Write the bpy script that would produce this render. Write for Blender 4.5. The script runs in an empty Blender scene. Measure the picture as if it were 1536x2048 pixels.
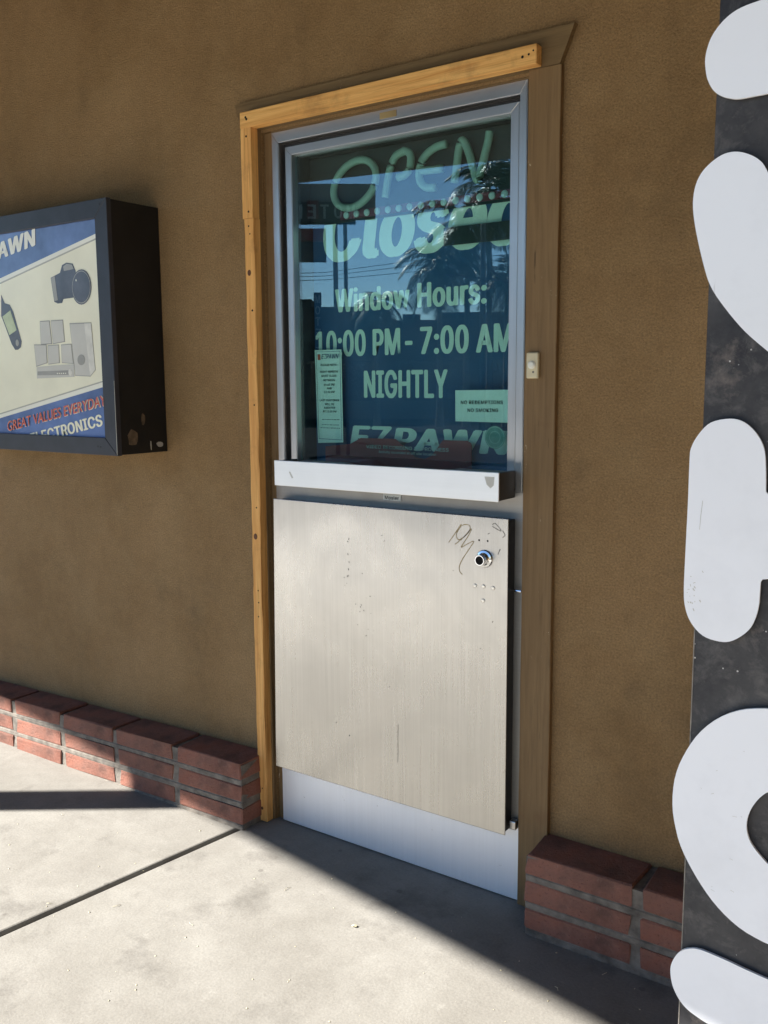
import bpy, bmesh, math, random
from mathutils import Vector, Matrix
random.seed(7)

# ------------------------------------------------------------------ camera, sky, sun, exposure
scene = bpy.context.scene
col = scene.collection
cam_data = bpy.data.cameras.new('camera')
cam = bpy.data.objects.new('camera', cam_data)
col.objects.link(cam)
cam_data.sensor_fit = 'VERTICAL'
cam_data.sensor_height = 24.0
cam_data.lens = 24.0 * 1857.9 / 2048.0
cam_data.clip_end = 2000.0
cam_data.clip_start = 0.02
yaw, pitch, roll = math.radians(35.05), math.radians(7.98), math.radians(-0.40)
fwd = Vector((-math.sin(yaw) * math.cos(pitch), math.cos(yaw) * math.cos(pitch), -math.sin(pitch)))
rgt = Vector((math.cos(yaw), math.sin(yaw), 0))
upv = rgt.cross(fwd)
r2 = math.cos(roll) * rgt + math.sin(roll) * upv
u2 = -math.sin(roll) * rgt + math.cos(roll) * upv
cam.matrix_world = Matrix(((r2.x, u2.x, -fwd.x, 0.0), (r2.y, u2.y, -fwd.y, -2.359),
                           (r2.z, u2.z, -fwd.z, 1.55), (0, 0, 0, 1)))
scene.camera = cam

SUN_EL = math.radians(33.3)
SUN_H = Vector((-0.81, -0.58)).normalized()          # horizontal direction towards the sun
world = bpy.data.worlds.new('World')
scene.world = world
world.use_nodes = True
wn = world.node_tree
bg = wn.nodes['Background']
sky = wn.nodes.new('ShaderNodeTexSky')
sky.sky_type = 'NISHITA'
sky.sun_disc = False
sky.sun_elevation = SUN_EL
sky.sun_rotation = math.atan2(SUN_H.x, SUN_H.y)
sky.air_density = 1.0
sky.dust_density = 0.0
sky.ozone_density = 5.0
wn.links.new(sky.outputs[0], bg.inputs[0])
bg.inputs[1].default_value = 0.05
sun_data = bpy.data.lights.new('sun', 'SUN')
sun_data.energy = 5.0
sun_data.angle = math.radians(0.6)
sun_data.color = (1.0, 0.96, 0.90)
sun = bpy.data.objects.new('sun', sun_data)
col.objects.link(sun)
travel = Vector((-SUN_H.x * math.cos(SUN_EL), -SUN_H.y * math.cos(SUN_EL), -math.sin(SUN_EL)))
sun.rotation_euler = travel.to_track_quat('-Z', 'Y').to_euler()
sun.location = (-6, -6, 8)
scene.view_settings.view_transform = 'Standard'
scene.view_settings.look = 'None'
scene.view_settings.gamma = 1.0
scene.view_settings.use_curve_mapping = False
scene.view_settings.exposure = 1.95

# ------------------------------------------------------------------ measured outlines (metres, x and z in their own plane)
LETTER_Y = -1.28
C_one = [(-0.2698, 1.9435), (-0.2843, 1.9416), (-0.2959, 1.9384), (-0.3065, 1.9322), (-0.3153, 1.9234), (-0.3217, 1.9125), (-0.3254, 1.8968), (-0.324, 1.8816), (-0.3209, 1.8712), (-0.3146, 1.8608), (-0.3058, 1.8539), (-0.2951, 1.8496), (-0.2867, 1.8481), (-0.2752, 1.8482), (-0.2583, 1.8485)]
C_two = [(-0.2544, 1.7679), (-0.261, 1.779), (-0.2716, 1.7876), (-0.2861, 1.7935), (-0.3006, 1.7934), (-0.3147, 1.7862), (-0.3257, 1.7749), (-0.3316, 1.7596), (-0.3325, 1.7393), (-0.3275, 1.7112), (-0.3178, 1.6751), (-0.3092, 1.6522), (-0.2935, 1.629), (-0.2705, 1.602), (-0.2454, 1.5797)]
C_three = [(-0.238, 1.4241), (-0.2402, 1.4264), (-0.2423, 1.4605), (-0.2457, 1.4775), (-0.2545, 1.4921), (-0.2676, 1.5031), (-0.2828, 1.5063), (-0.303, 1.5017), (-0.3159, 1.4886), (-0.3241, 1.4726), (-0.3255, 1.4569), (-0.3255, 1.4071), (-0.3262, 1.3465), (-0.3263, 1.3055), (-0.3242, 1.2851), (-0.3171, 1.2675), (-0.3025, 1.2531), (-0.2829, 1.2489), (-0.2679, 1.2525), (-0.2515, 1.267), (-0.2441, 1.2842), (-0.2414, 1.3002), (-0.2411, 1.3238), (-0.2395, 1.3274), (-0.2334, 1.3287)]
C_four = [(-0.2262, 1.1795), (-0.2511, 1.1736), (-0.273, 1.1622), (-0.2918, 1.146), (-0.3085, 1.1234), (-0.3234, 1.0903), (-0.3294, 1.0631), (-0.3298, 1.0328), (-0.3252, 1.0082), (-0.3173, 0.9842), (-0.2999, 0.9549), (-0.2788, 0.9289), (-0.2584, 0.912), (-0.2388, 0.9017), (-0.2126, 0.895)]
C_hole = [(-0.2215, 1.0814), (-0.2314, 1.0697), (-0.24, 1.0527), (-0.2432, 1.0354), (-0.2402, 1.0196), (-0.2321, 1.0074), (-0.2173, 0.9933)]
C_five = [(-0.2105, 0.8513), (-0.2361, 0.8542), (-0.2595, 0.8576), (-0.2835, 0.8598), (-0.2932, 0.8595), (-0.3012, 0.8572), (-0.3102, 0.8519), (-0.3179, 0.8426), (-0.3234, 0.8297), (-0.3247, 0.8175), (-0.3215, 0.8004), (-0.3133, 0.7854), (-0.3024, 0.7755), (-0.288, 0.7695), (-0.2782, 0.7667)]
SIGN = {
'face': [(-2.7032, 2.1104), (-2.6837, 1.3635), (-3.34, 1.3535), (-3.2564, 2.1126)] ,
'band_top': [(-2.7032, 2.1104), (-2.7016, 2.0632), (-3.2741, 1.9523), (-3.2564, 2.1126)] ,
'line_top': [(-2.7004, 2.0489), (-2.7001, 2.0437), (-3.2764, 1.9309), (-3.2758, 1.9367)] ,
'line_low': [(-2.6864, 1.5641), (-2.6868, 1.5592), (-3.3311, 1.4345), (-3.3305, 1.4395)] ,
'white_top': [(-2.7016, 2.0632), (-2.7004, 2.0489), (-3.2758, 1.9367), (-3.2741, 1.9523)] ,
'white_low': [(-2.6868, 1.5592), (-2.6858, 1.542), (-3.3326, 1.4202), (-3.3311, 1.4345)] ,
'band_low': [(-2.6858, 1.542), (-2.6837, 1.3635), (-3.34, 1.3535), (-3.3326, 1.4202)] ,
'camera': [(-2.969, 1.9317), (-2.914, 1.9453), (-2.8994, 1.9714), (-2.8745, 1.9779), (-2.8389, 1.9717), (-2.8252, 1.9463), (-2.8237, 1.917), (-2.8449, 1.8545), (-2.9018, 1.8527), (-2.9111, 1.8393), (-2.9359, 1.8386), (-2.956, 1.8456)] ,
'lens': [(-2.7417, 1.885), (-2.7447, 1.8695), (-2.7513, 1.8553), (-2.7609, 1.8433), (-2.7729, 1.8343), (-2.7866, 1.8289), (-2.801, 1.8276), (-2.8151, 1.8304), (-2.828, 1.8372), (-2.8387, 1.8475), (-2.8465, 1.8607), (-2.8508, 1.8758), (-2.8514, 1.8918), (-2.8481, 1.9075), (-2.8413, 1.9218), (-2.8314, 1.9338), (-2.8191, 1.9426), (-2.8054, 1.9477), (-2.791, 1.9487), (-2.7771, 1.9457), (-2.7645, 1.9387), (-2.7541, 1.9284), (-2.7465, 1.9154), (-2.7423, 1.9006)] ,
'gps': [(-3.281, 1.8895), (-3.2615, 1.8567), (-3.2301, 1.8498), (-3.2103, 1.8225), (-3.1679, 1.7104), (-3.1745, 1.6895), (-3.1935, 1.6805), (-3.2117, 1.6799), (-3.2322, 1.7017), (-3.2741, 1.783), (-3.2897, 1.8103)] ,
'gps_screen': [(-3.2807, 1.8073), (-3.2278, 1.8286), (-3.1949, 1.7535), (-3.2423, 1.7366)] ,
'spk_a': [(-3.047, 1.7789), (-2.9915, 1.7791), (-2.9839, 1.6972), (-3.0488, 1.6965)] ,
'spk_b': [(-2.9815, 1.7787), (-2.9124, 1.7783), (-2.9084, 1.7026), (-2.9755, 1.697)] ,
'spk_c': [(-3.0898, 1.6951), (-3.0183, 1.6931), (-3.0183, 1.6286), (-3.0843, 1.6167)] ,
'spk_d': [(-3.0083, 1.6902), (-2.9451, 1.691), (-2.945, 1.6274), (-3.0094, 1.6233)] ,
'spk_e': [(-2.9285, 1.6906), (-2.871, 1.6915), (-2.8646, 1.6234), (-2.9292, 1.6271)] ,
'amp': [(-3.0846, 1.6141), (-2.8608, 1.6209), (-2.8622, 1.5754), (-3.0844, 1.5711)] ,
'amp_dark': [(-3.0792, 1.5972), (-2.8748, 1.5999), (-2.8762, 1.5827), (-3.0807, 1.5826)] ,
'sub': [(-2.8728, 1.7641), (-2.7538, 1.7617), (-2.7432, 1.5992), (-2.7724, 1.5772), (-2.8561, 1.5804)] ,
'sub_hole': [(-2.7954, 1.6347), (-2.7977, 1.6275), (-2.8028, 1.6215), (-2.8101, 1.6175), (-2.8185, 1.6162), (-2.8266, 1.6177), (-2.8333, 1.622), (-2.8375, 1.6282), (-2.8385, 1.6355), (-2.8363, 1.6428), (-2.831, 1.6489), (-2.8237, 1.6528), (-2.8153, 1.6541), (-2.8072, 1.6525), (-2.8006, 1.6482), (-2.7965, 1.642)] ,
'pawn': [(-3.3515, 2.0107), (-3.0349, 2.0544), (-3.0224, 2.1132)] ,
'great': [(-3.2891, 1.3686), (-2.6853, 1.4763), (-2.6826, 1.5124)] ,
'elec': [(-3.1443, 1.322), (-2.714, 1.4028), (-2.7109, 1.4443)] ,
}
SCRIBBLE = [[(-1.3885, 1.0817), (-1.3674, 1.1103), (-1.3465, 1.1397)], [(-1.3464, 1.1351), (-1.3334, 1.1396), (-1.3204, 1.1384), (-1.3165, 1.1308), (-1.3216, 1.1189), (-1.3358, 1.1039), (-1.3541, 1.093), (-1.362, 1.1015), (-1.3608, 1.1132), (-1.3464, 1.1351)], [(-1.3672, 1.0779), (-1.3384, 1.1014), (-1.3126, 1.1288), (-1.3228, 1.1074), (-1.3461, 1.0718), (-1.3305, 1.0803), (-1.3046, 1.093), (-1.32, 1.0686), (-1.3433, 1.034), (-1.3524, 1.0121), (-1.3497, 0.9984), (-1.3417, 0.9912)]]
SCUFF = [[(-1.2442, 1.1459), (-1.2367, 1.151), (-1.2217, 1.1388), (-1.2166, 1.1303), (-1.2316, 1.1357), (-1.2441, 1.1414)], [(-1.2117, 1.1318), (-1.2041, 1.1202), (-1.2114, 1.1118)], [(-1.259, 1.1176), (-1.2527, 1.1215)], [(-1.2258, 1.0621), (-1.2185, 1.0786)]]
OPEN_O = [(-1.8605, 2.101), (-1.8432, 2.0981), (-1.8248, 2.0986), (-1.806, 2.1027), (-1.788, 2.11), (-1.7715, 2.1201), (-1.7574, 2.1325), (-1.7463, 2.1467), (-1.7387, 2.1618), (-1.7351, 2.1772), (-1.7354, 2.1921), (-1.7398, 2.2058), (-1.748, 2.2177), (-1.7597, 2.2271), (-1.7742, 2.2337), (-1.7909, 2.2371), (-1.809, 2.237), (-1.8276, 2.2335), (-1.8459, 2.2267), (-1.8628, 2.2168), (-1.8775, 2.2045), (-1.8893, 2.1902), (-1.8974, 2.1747), (-1.9014, 2.1588), (-1.9011, 2.1434), (-1.8965, 2.1292), (-1.8879, 2.117), (-1.8757, 2.1075), (-1.8605, 2.101)]
OPEN_P = [(-1.7009, 2.1136), (-1.6911, 2.1613), (-1.6788, 2.204), (-1.66, 2.2308), (-1.6364, 2.2389), (-1.6255, 2.241), (-1.6085, 2.2296), (-1.6058, 2.2089), (-1.6115, 2.1848), (-1.6286, 2.1711), (-1.6544, 2.1675)]
OPEN_E = [[(-1.4795, 2.2402), (-1.5091, 2.2378), (-1.5363, 2.2284), (-1.5611, 2.2096), (-1.5722, 2.1887), (-1.5765, 2.1645), (-1.5695, 2.1411), (-1.5474, 2.1248), (-1.5171, 2.1223)], [(-1.5723, 2.1752), (-1.5308, 2.1732), (-1.4928, 2.1726)]]
OPEN_N = [(-1.4525, 2.1267), (-1.4448, 2.1762), (-1.4384, 2.219), (-1.4293, 2.2416), (-1.4162, 2.231), (-1.403, 2.201), (-1.3898, 2.1602), (-1.3754, 2.1237), (-1.3641, 2.1525), (-1.3517, 2.1938), (-1.3419, 2.2266), (-1.3371, 2.2535)]

# ------------------------------------------------------------------ material helpers
def new_mat(name):
    m = bpy.data.materials.new(name)
    m.use_nodes = True
    nt = m.node_tree
    return m, nt, nt.nodes['Principled BSDF']

class NB:
    def __init__(s, nt):
        s.nt = nt
        s.tc = nt.nodes.new('ShaderNodeTexCoord')
    def n(s, t): return s.nt.nodes.new(t)
    def l(s, a, b): s.nt.links.new(a, b)
    def coord(s, scale=(1, 1, 1), rot=(0, 0, 0), loc=(0, 0, 0)):
        mp = s.n('ShaderNodeMapping')
        mp.inputs['Scale'].default_value = scale
        mp.inputs['Rotation'].default_value = rot
        mp.inputs['Location'].default_value = loc
        s.l(s.tc.outputs['Object'], mp.inputs['Vector'])
        return mp.outputs[0]
    def noise(s, scale, detail=4, rough=.55, vec=None, dist=0.0):
        t = s.n('ShaderNodeTexNoise')
        t.inputs['Scale'].default_value = scale
        t.inputs['Detail'].default_value = detail
        t.inputs['Roughness'].default_value = rough
        t.inputs['Distortion'].default_value = dist
        s.l(vec if vec is not None else s.tc.outputs['Object'], t.inputs['Vector'])
        return t.outputs['Fac']
    def voro(s, scale, vec=None, feature='F1'):
        t = s.n('ShaderNodeTexVoronoi')
        t.feature = feature
        t.inputs['Scale'].default_value = scale
        s.l(vec if vec is not None else s.tc.outputs['Object'], t.inputs['Vector'])
        return t.outputs['Distance']
    def ramp(s, fac, stops):
        r = s.n('ShaderNodeValToRGB')
        el = r.color_ramp.elements
        while len(el) < len(stops): el.new(0.5)
        for e, (p, c) in zip(el, stops):
            e.position = p
            e.color = (c, c, c, 1) if not isinstance(c, tuple) else (*c, 1)
        s.l(fac, r.inputs[0])
        return r.outputs[0]
    def mix(s, fac, a, b, mode='MIX'):
        m = s.n('ShaderNodeMix')
        m.data_type = 'RGBA'
        m.blend_type = mode
        for sock, v in ((m.inputs[0], fac), (m.inputs[6], a), (m.inputs[7], b)):
            if isinstance(v, (int, float)): sock.default_value = v
            elif isinstance(v, tuple): sock.default_value = (*v, 1)
            else: s.l(v, sock)
        return m.outputs[2]
    def math(s, op, a, b=0.0):
        m = s.n('ShaderNodeMath'); m.operation = op
        for sock, v in ((m.inputs[0], a), (m.inputs[1], b)):
            if isinstance(v, (int, float)): sock.default_value = v
            else: s.l(v, sock)
        return m.outputs[0]
    def bump(s, h, strength, dist, prev=None):
        b = s.n('ShaderNodeBump')
        b.inputs['Strength'].default_value = strength
        b.inputs['Distance'].default_value = dist
        s.l(h, b.inputs['Height'])
        if prev is not None: s.l(prev, b.inputs['Normal'])
        return b.outputs[0]
    def rand(s):
        return s.n('ShaderNodeObjectInfo').outputs['Random']

def simple(name, color, rough=.6, metal=0.0, var=.12, scale=12, bump=0.0, spec=.5, coat=0.0):
    m, nt, p = new_mat(name)
    nb = NB(nt)
    f = nb.noise(scale, 5)
    lo = tuple(c * (1 - var) for c in color); hi = tuple(min(1, c * (1 + var)) for c in color)
    c = nb.mix(nb.ramp(f, [(.3, 0.), (.7, 1.)]), lo, hi)
    nb.l(c, p.inputs['Base Color'])
    p.inputs['Roughness'].default_value = rough
    p.inputs['Metallic'].default_value = metal
    p.inputs['Specular IOR Level'].default_value = spec
    p.inputs['Coat Weight'].default_value = coat
    if bump: nb.l(nb.bump(nb.noise(scale * 8, 4), bump, .002), p.inputs['Normal'])
    return m

def m_stucco():
    m, nt, p = new_mat('stucco')
    nb = NB(nt)
    big = nb.noise(1.3, 4, .55, dist=.3)
    mid = nb.noise(5.5, 5, .6)
    fine = nb.noise(190, 3, .6)
    c = nb.mix(nb.ramp(big, [(.3, 0.), (.72, 1.)]), (.212, .127, .052), (.312, .195, .090))
    c = nb.mix(nb.math('MULTIPLY', nb.ramp(mid, [(.42, 0.), (.75, 1.)]), .4), c, (.335, .225, .108))
    soot = nb.noise(2.3, 6, .62, vec=nb.coord(loc=(3.1, 0, 1.7)))
    c = nb.mix(nb.math('MULTIPLY', nb.ramp(soot, [(.56, 0.), (.78, 1.)]), .55), c, (.085, .06, .032))
    drip = nb.noise(1.0, 5, .6, vec=nb.coord((7, 7, .55)), dist=.3)
    c = nb.mix(nb.math('MULTIPLY', nb.ramp(drip, [(.52, 0.), (.75, 1.)]), .14), c, (.105, .072, .036))
    pits = nb.ramp(nb.noise(300, 2, .5), [(.27, 1.), (.36, 0.)])
    c = nb.mix(nb.math('MULTIPLY', pits, .85), c, (.045, .036, .018))
    c = nb.mix(.42, c, nb.ramp(nb.noise(170, 3, .7), [(.25, .1), (.75, .9)]), 'OVERLAY')
    c = nb.mix(.12, c, nb.ramp(nb.noise(24, 4, .7), [(.25, .1), (.75, .9)]), 'OVERLAY')
    sp = nb.ramp(nb.voro(42), [(.0, 1.), (.035, 0.)])
    c = nb.mix(nb.math('MULTIPLY', sp, .5), c, (.34, .25, .13))
    nb.l(c, p.inputs['Base Color'])
    p.inputs['Roughness'].default_value = .82
    p.inputs['Specular IOR Level'].default_value = .3
    b = nb.bump(fine, .65, .005)
    b = nb.bump(nb.noise(60, 3), .3, .004, b)
    b = nb.bump(mid, .3, .012, b)
    nb.l(b, p.inputs['Normal'])
    return m

def m_concrete(name='concrete', k=1.0):
    m, nt, p = new_mat(name)
    nb = NB(nt)
    big = nb.noise(1.7, 5, .6, dist=.4)
    mid = nb.noise(9, 6, .65)
    fine = nb.noise(140, 4, .6)
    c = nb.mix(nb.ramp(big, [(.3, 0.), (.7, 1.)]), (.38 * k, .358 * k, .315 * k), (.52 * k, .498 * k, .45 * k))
    c = nb.mix(nb.math('MULTIPLY', nb.ramp(mid, [(.35, 1.), (.6, 0.)]), .35), c, (.30 * k, .28 * k, .245 * k))
    st = nb.noise(4.2, 7, .7, vec=nb.coord(loc=(1.3, 7.7, 0)))
    c = nb.mix(nb.math('MULTIPLY', nb.ramp(st, [(.54, 0.), (.70, 1.)]), .55), c, (.19 * k, .175 * k, .155 * k))
    pale = nb.noise(7.0, 7, .72, vec=nb.coord(loc=(5.3, 2.2, 0)))
    c = nb.mix(nb.math('MULTIPLY', nb.ramp(pale, [(.64, 0.), (.70, 1.)]), .38), c, (.66 * k, .64 * k, .58 * k))
    spk = nb.ramp(nb.voro(30), [(.0, 1.), (.05, 0.)])
    c = nb.mix(nb.math('MULTIPLY', spk, .8), c, (.72 * k, .69 * k, .6 * k))
    crk = nb.ramp(nb.noise(3.0, 8, .75, vec=nb.coord(loc=(9, 4, 0))), [(.488, 0.), (.5, 1.), (.512, 0.)])
    c = nb.mix(nb.math('MULTIPLY', crk, .16), c, (.2 * k, .18 * k, .16 * k))
    gum = nb.ramp(nb.voro(5.5, vec=nb.coord(loc=(.4, .2, 0))), [(.0, 1.), (.045, 1.), (.06, 0.)])
    c = nb.mix(nb.math('MULTIPLY', gum, .45), c, (.17 * k, .155 * k, .14 * k))
    c = nb.mix(.22, c, nb.ramp(fine, [(.3, .2), (.7, .62)]), 'OVERLAY')
    nb.l(c, p.inputs['Base Color'])
    p.inputs['Roughness'].default_value = .86
    p.inputs['Specular IOR Level'].default_value = .25
    b = nb.bump(fine, .25, .003)
    b = nb.bump(mid, .2, .006, b)
    nb.l(b, p.inputs['Normal'])
    return m

def m_steel(name, base, rough, streak=.12, smudge=.35, tint=(.42, .39, .33), axis='z', metal=1.0, wave=(.12, .01)):
    m, nt, p = new_mat(name)
    nb = NB(nt)
    sc = (160, 160, 2.2) if axis == 'z' else (2.2, 160, 160)
    st = nb.noise(1.0, 5, .6, vec=nb.coord(sc))
    st2 = nb.noise(1.0, 4, .6, vec=nb.coord((28, 28, 1.2) if axis == 'z' else (1.2, 28, 28)))
    sm = nb.noise(3.4, 6, .62, dist=.5, vec=nb.coord((1, 1, .75)))
    c = nb.mix(nb.ramp(st, [(.3, 0.), (.7, 1.)]), tuple(v * (1 - streak) for v in base), base)
    c = nb.mix(nb.math('MULTIPLY', nb.ramp(st2, [(.45, 0.), (.75, 1.)]), .16), c, tuple(v * .82 for v in base))
    c = nb.mix(nb.math('MULTIPLY', nb.ramp(sm, [(.45, 0.), (.72, 1.)]), smudge), c, tint)
    dk = nb.ramp(nb.noise(34, 5, .7), [(.69, 0.), (.74, 1.)])
    c = nb.mix(nb.math('MULTIPLY', dk, .4), c, (.2, .18, .16))
    nb.l(c, p.inputs['Base Color'])
    p.inputs['Metallic'].default_value = metal
    r = nb.math('ADD', nb.math('MULTIPLY', sm, .22), rough - .08)
    r = nb.math('ADD', nb.math('MULTIPLY', st, .10), r)
    nb.l(r, p.inputs['Roughness'])
    b = nb.bump(st, .08 if wave[0] < .2 else .012, .0008)
    b = nb.bump(nb.noise(2.6, 2), wave[0], wave[1], b)
    nb.l(b, p.inputs['Normal'])
    return m

def m_wood(name, c0, c1, axis='z', bump=.3, flecks=0.0, rough=.7, dark=(.16, .075, .03)):
    m, nt, p = new_mat(name)
    nb = NB(nt)
    s = {'z': (38, 38, 1.6), 'x': (1.6, 38, 38)}[axis]
    g = nb.noise(1.0, 5, .6, vec=nb.coord(s), dist=1.6)
    g2 = nb.noise(1.0, 5, .6, vec=nb.coord(tuple(v * 3.2 for v in s)), dist=.4)
    c = nb.mix(nb.ramp(g, [(.3, 0.), (.68, 1.)]), c0, c1)
    c = nb.mix(nb.math('MULTIPLY', nb.ramp(g2, [(.52, 0.), (.72, 1.)]), .55), c, tuple(v * .62 for v in c0))
    dirt = nb.noise(6.0, 6, .65)
    c = nb.mix(nb.math('MULTIPLY', nb.ramp(dirt, [(.55, 0.), (.72, 1.)]), .45), c, dark)
    if flecks:
        ck = nb.noise(1.0, 4, .6, vec=nb.coord((95, 95, 4.5) if axis == 'z' else (4.5, 95, 95)))
        c = nb.mix(nb.math('MULTIPLY', nb.ramp(ck, [(.66, 0.), (.70, 1.)]), .7), c, (.05, .03, .015))
        f = nb.noise(26, 5, .7, vec=nb.coord((1.3, 1.3, .7)))
        c = nb.mix(nb.math('MULTIPLY', nb.ramp(f, [(.68, 0.), (.71, 1.)]), flecks), c, (.62, .52, .36))
    nb.l(c, p.inputs['Base Color'])
    p.inputs['Roughness'].default_value = rough
    p.inputs['Specular IOR Level'].default_value = .3
    b = nb.bump(g2, bump, .002)
    nb.l(b, p.inputs['Normal'])
    return m

def m_brick():
    m, nt, p = new_mat('fired_brick')
    nb = NB(nt)
    r = nb.rand()
    c = nb.mix(r, (.225, .090, .062), (.315, .135, .095))
    n1 = nb.noise(13, 6, .65)
    c = nb.mix(nb.math('MULTIPLY', nb.ramp(n1, [(.35, 0.), (.7, 1.)]), .55), c, (.33, .185, .145))
    d = nb.noise(7, 6, .7)
    c = nb.mix(nb.math('MULTIPLY', nb.ramp(d, [(.44, 0.), (.70, 1.)]), .75), c, (.085, .048, .04))
    c = nb.mix(nb.math('MULTIPLY', nb.math('POWER', r, 3.0), .5), c, (.12, .07, .055))
    lime = nb.noise(16, 6, .7, vec=nb.coord(loc=(3, 1, 2)))
    c = nb.mix(nb.math('MULTIPLY', nb.ramp(lime, [(.62, 0.), (.72, 1.)]), .35), c, (.36, .31, .27))
    sp = nb.ramp(nb.noise(150, 2), [(.27, 1.), (.38, 0.)])
    c = nb.mix(nb.math('MULTIPLY', sp, .5), c, (.06, .03, .025))
    nb.l(c, p.inputs['Base Color'])
    p.inputs['Roughness'].default_value = .88
    p.inputs['Specular IOR Level'].default_value = .2
    b = nb.bump(nb.noise(110, 4, .65), .8, .004)
    b = nb.bump(n1, .7, .006, b)
    nb.l(b, p.inputs['Normal'])
    return m

def m_column():
    m, nt, p = new_mat('dusty_black_board')
    nb = NB(nt)
    n1 = nb.noise(7, 7, .7)
    n2 = nb.noise(34, 6, .72, dist=.4)
    c = nb.mix(nb.ramp(n1, [(.36, 0.), (.72, 1.)]), (.022, .022, .026), (.085, .082, .080))
    c = nb.mix(nb.math('MULTIPLY', nb.ramp(n2, [(.5, 0.), (.72, 1.)]), .65), c, (.15, .14, .13))
    tan = nb.noise(9, 7, .7, vec=nb.coord(loc=(4, 2, 6)))
    c = nb.mix(nb.math('MULTIPLY', nb.ramp(tan, [(.58, 0.), (.72, 1.)]), .6), c, (.27, .225, .19))
    sp = nb.ramp(nb.voro(120), [(.0, 1.), (.10, 1.), (.15, 0.)])
    keep = nb.ramp(nb.noise(24, 2, vec=nb.coord(loc=(2, 1, 3))), [(.58, 0.), (.64, 1.)])
    c = nb.mix(nb.math('MULTIPLY', sp, keep), c, (.6, .58, .54))
    nb.l(c, p.inputs['Base Color'])
    p.inputs['Roughness'].default_value = .6
    p.inputs['Specular IOR Level'].default_value = .35
    nb.l(nb.bump(n2, .25, .002), p.inputs['Normal'])
    return m

def m_plate(name, color, rough):
    m, nt, p = new_mat(name)
    nb = NB(nt)
    d = nb.noise(6, 6, .65)
    c = nb.mix(nb.math('MULTIPLY', nb.ramp(d, [(.52, 0.), (.75, 1.)]), .28), color, tuple(v * .72 for v in color))
    sc = nb.ramp(nb.noise(1.0, 3, vec=nb.coord((70, 70, 9), rot=(0, .5, 0))), [(.72, 0.), (.745, 1.)])
    c = nb.mix(nb.math('MULTIPLY', sc, .22), c, (.32, .31, .3))
    nb.l(c, p.inputs['Base Color'])
    p.inputs['Roughness'].default_value = rough
    return m

def m_glass():
    m, nt, p = new_mat('tinted_window_glass')
    nt.nodes.remove(p)
    nb = NB(nt)
    out = nt.nodes['Material Output']
    tr = nb.n('ShaderNodeBsdfTransparent'); tr.inputs[0].default_value = (.815, .985, .955, 1)
    gl = nb.n('ShaderNodeBsdfGlossy'); gl.inputs['Roughness'].default_value = .0
    gl.inputs[0].default_value = (.84, .93, 1.0, 1)
    lw = nb.n('ShaderNodeLayerWeight'); lw.inputs[0].default_value = .5
    fr = nb.math('ADD', nb.math('MULTIPLY', nb.math('POWER', lw.outputs['Facing'], 5.0), .90), .10)
    nb.l(nb.bump(nb.noise(2.2, 2), .01, .004), gl.inputs['Normal'])
    mx = nb.n('ShaderNodeMixShader')
    nb.l(fr, mx.inputs[0]); nb.l(tr.outputs[0], mx.inputs[1]); nb.l(gl.outputs[0], mx.inputs[2])
    # a thin film of dust
    df = nb.n('ShaderNodeBsdfDiffuse'); df.inputs[0].default_value = (.5, .52, .5, 1)
    mx2 = nb.n('ShaderNodeMixShader')
    nb.l(nb.math('MULTIPLY', nb.ramp(nb.noise(9, 6, .7), [(.45, 0.), (.8, 1.)]), .022), mx2.inputs[0])
    nb.l(mx.outputs[0], mx2.inputs[1]); nb.l(df.outputs[0], mx2.inputs[2])
    nb.l(mx2.outputs[0], out.inputs[0])
    return m

M = {}
M['stucco'] = m_stucco()
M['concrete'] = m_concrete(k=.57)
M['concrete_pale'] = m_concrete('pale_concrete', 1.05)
M['bounce_apron'] = simple('bounce_lot_concrete', (.55, .53, .49), .9, var=.15, scale=2)
M['asphalt'] = simple('asphalt', (.026, .026, .027), 1.0, spec=0.0, var=.3, scale=3, bump=.4)
M['dirt'] = simple('joint_dirt', (.028, .022, .018), .95, var=.4, scale=40)
M['steel'] = m_steel('brushed_stainless', (.555, .545, .522), .20, .14, .34, (.38, .372, .352), wave=(.28, .020))
M['alu'] = m_steel('satin_aluminium', (.60, .585, .565), .24, .06, .2, (.45, .45, .46))
M['alu_h'] = m_steel('satin_aluminium_rail', (.61, .595, .575), .24, .06, .2, (.45, .45, .46), axis='x')
M['kick'] = m_steel('kick_plate_aluminium', (.93, .95, .99), .36, .04, .14, (.70, .72, .76), metal=.42)
M['tray'] = m_steel('tray_aluminium', (.88, .88, .87), .42, .03, .14, (.7, .7, .69), axis='x')
M['rail'] = m_steel('dull_rail_metal', (.42, .40, .37), .45, .1, .4, (.22, .2, .18), axis='x')
M['bronze'] = simple('dark_bronze', (.045, .040, .036), .5, var=.25, scale=20)
M['rubber'] = simple('black_rubber', (.012, .012, .013), .55, var=.2, scale=30)
M['gasket'] = simple('grey_gasket', (.022, .024, .026), .5, var=.2, scale=30)
M['lumber'] = m_wood('raw_lumber', (.58, .255, .068), (.88, .50, .165), 'z', .25)
M['lumber_x'] = m_wood('raw_lumber_header', (.64, .295, .078), (.92, .55, .185), 'x', .25)
M['painted'] = m_wood('brown_painted_wood', (.185, .112, .049), (.245, .155, .071), 'z', .5, flecks=.7, rough=.65)
M['painted_x'] = m_wood('brown_painted_header', (.165, .105, .046), (.22, .145, .066), 'x', .5, flecks=.25, rough=.65)
M['brick'] = m_brick()
M['mortar'] = simple('grey_mortar', (.165, .145, .122), .95, var=.45, scale=26, bump=1.0)
M['glass'] = m_glass()
M['poster'] = simple('blue_poster_print', (.020, .070, .190), .55, var=.10, scale=4)
M['ink_white'] = simple('white_print', (.80, .82, .74), .6, var=.03, scale=9)
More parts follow.
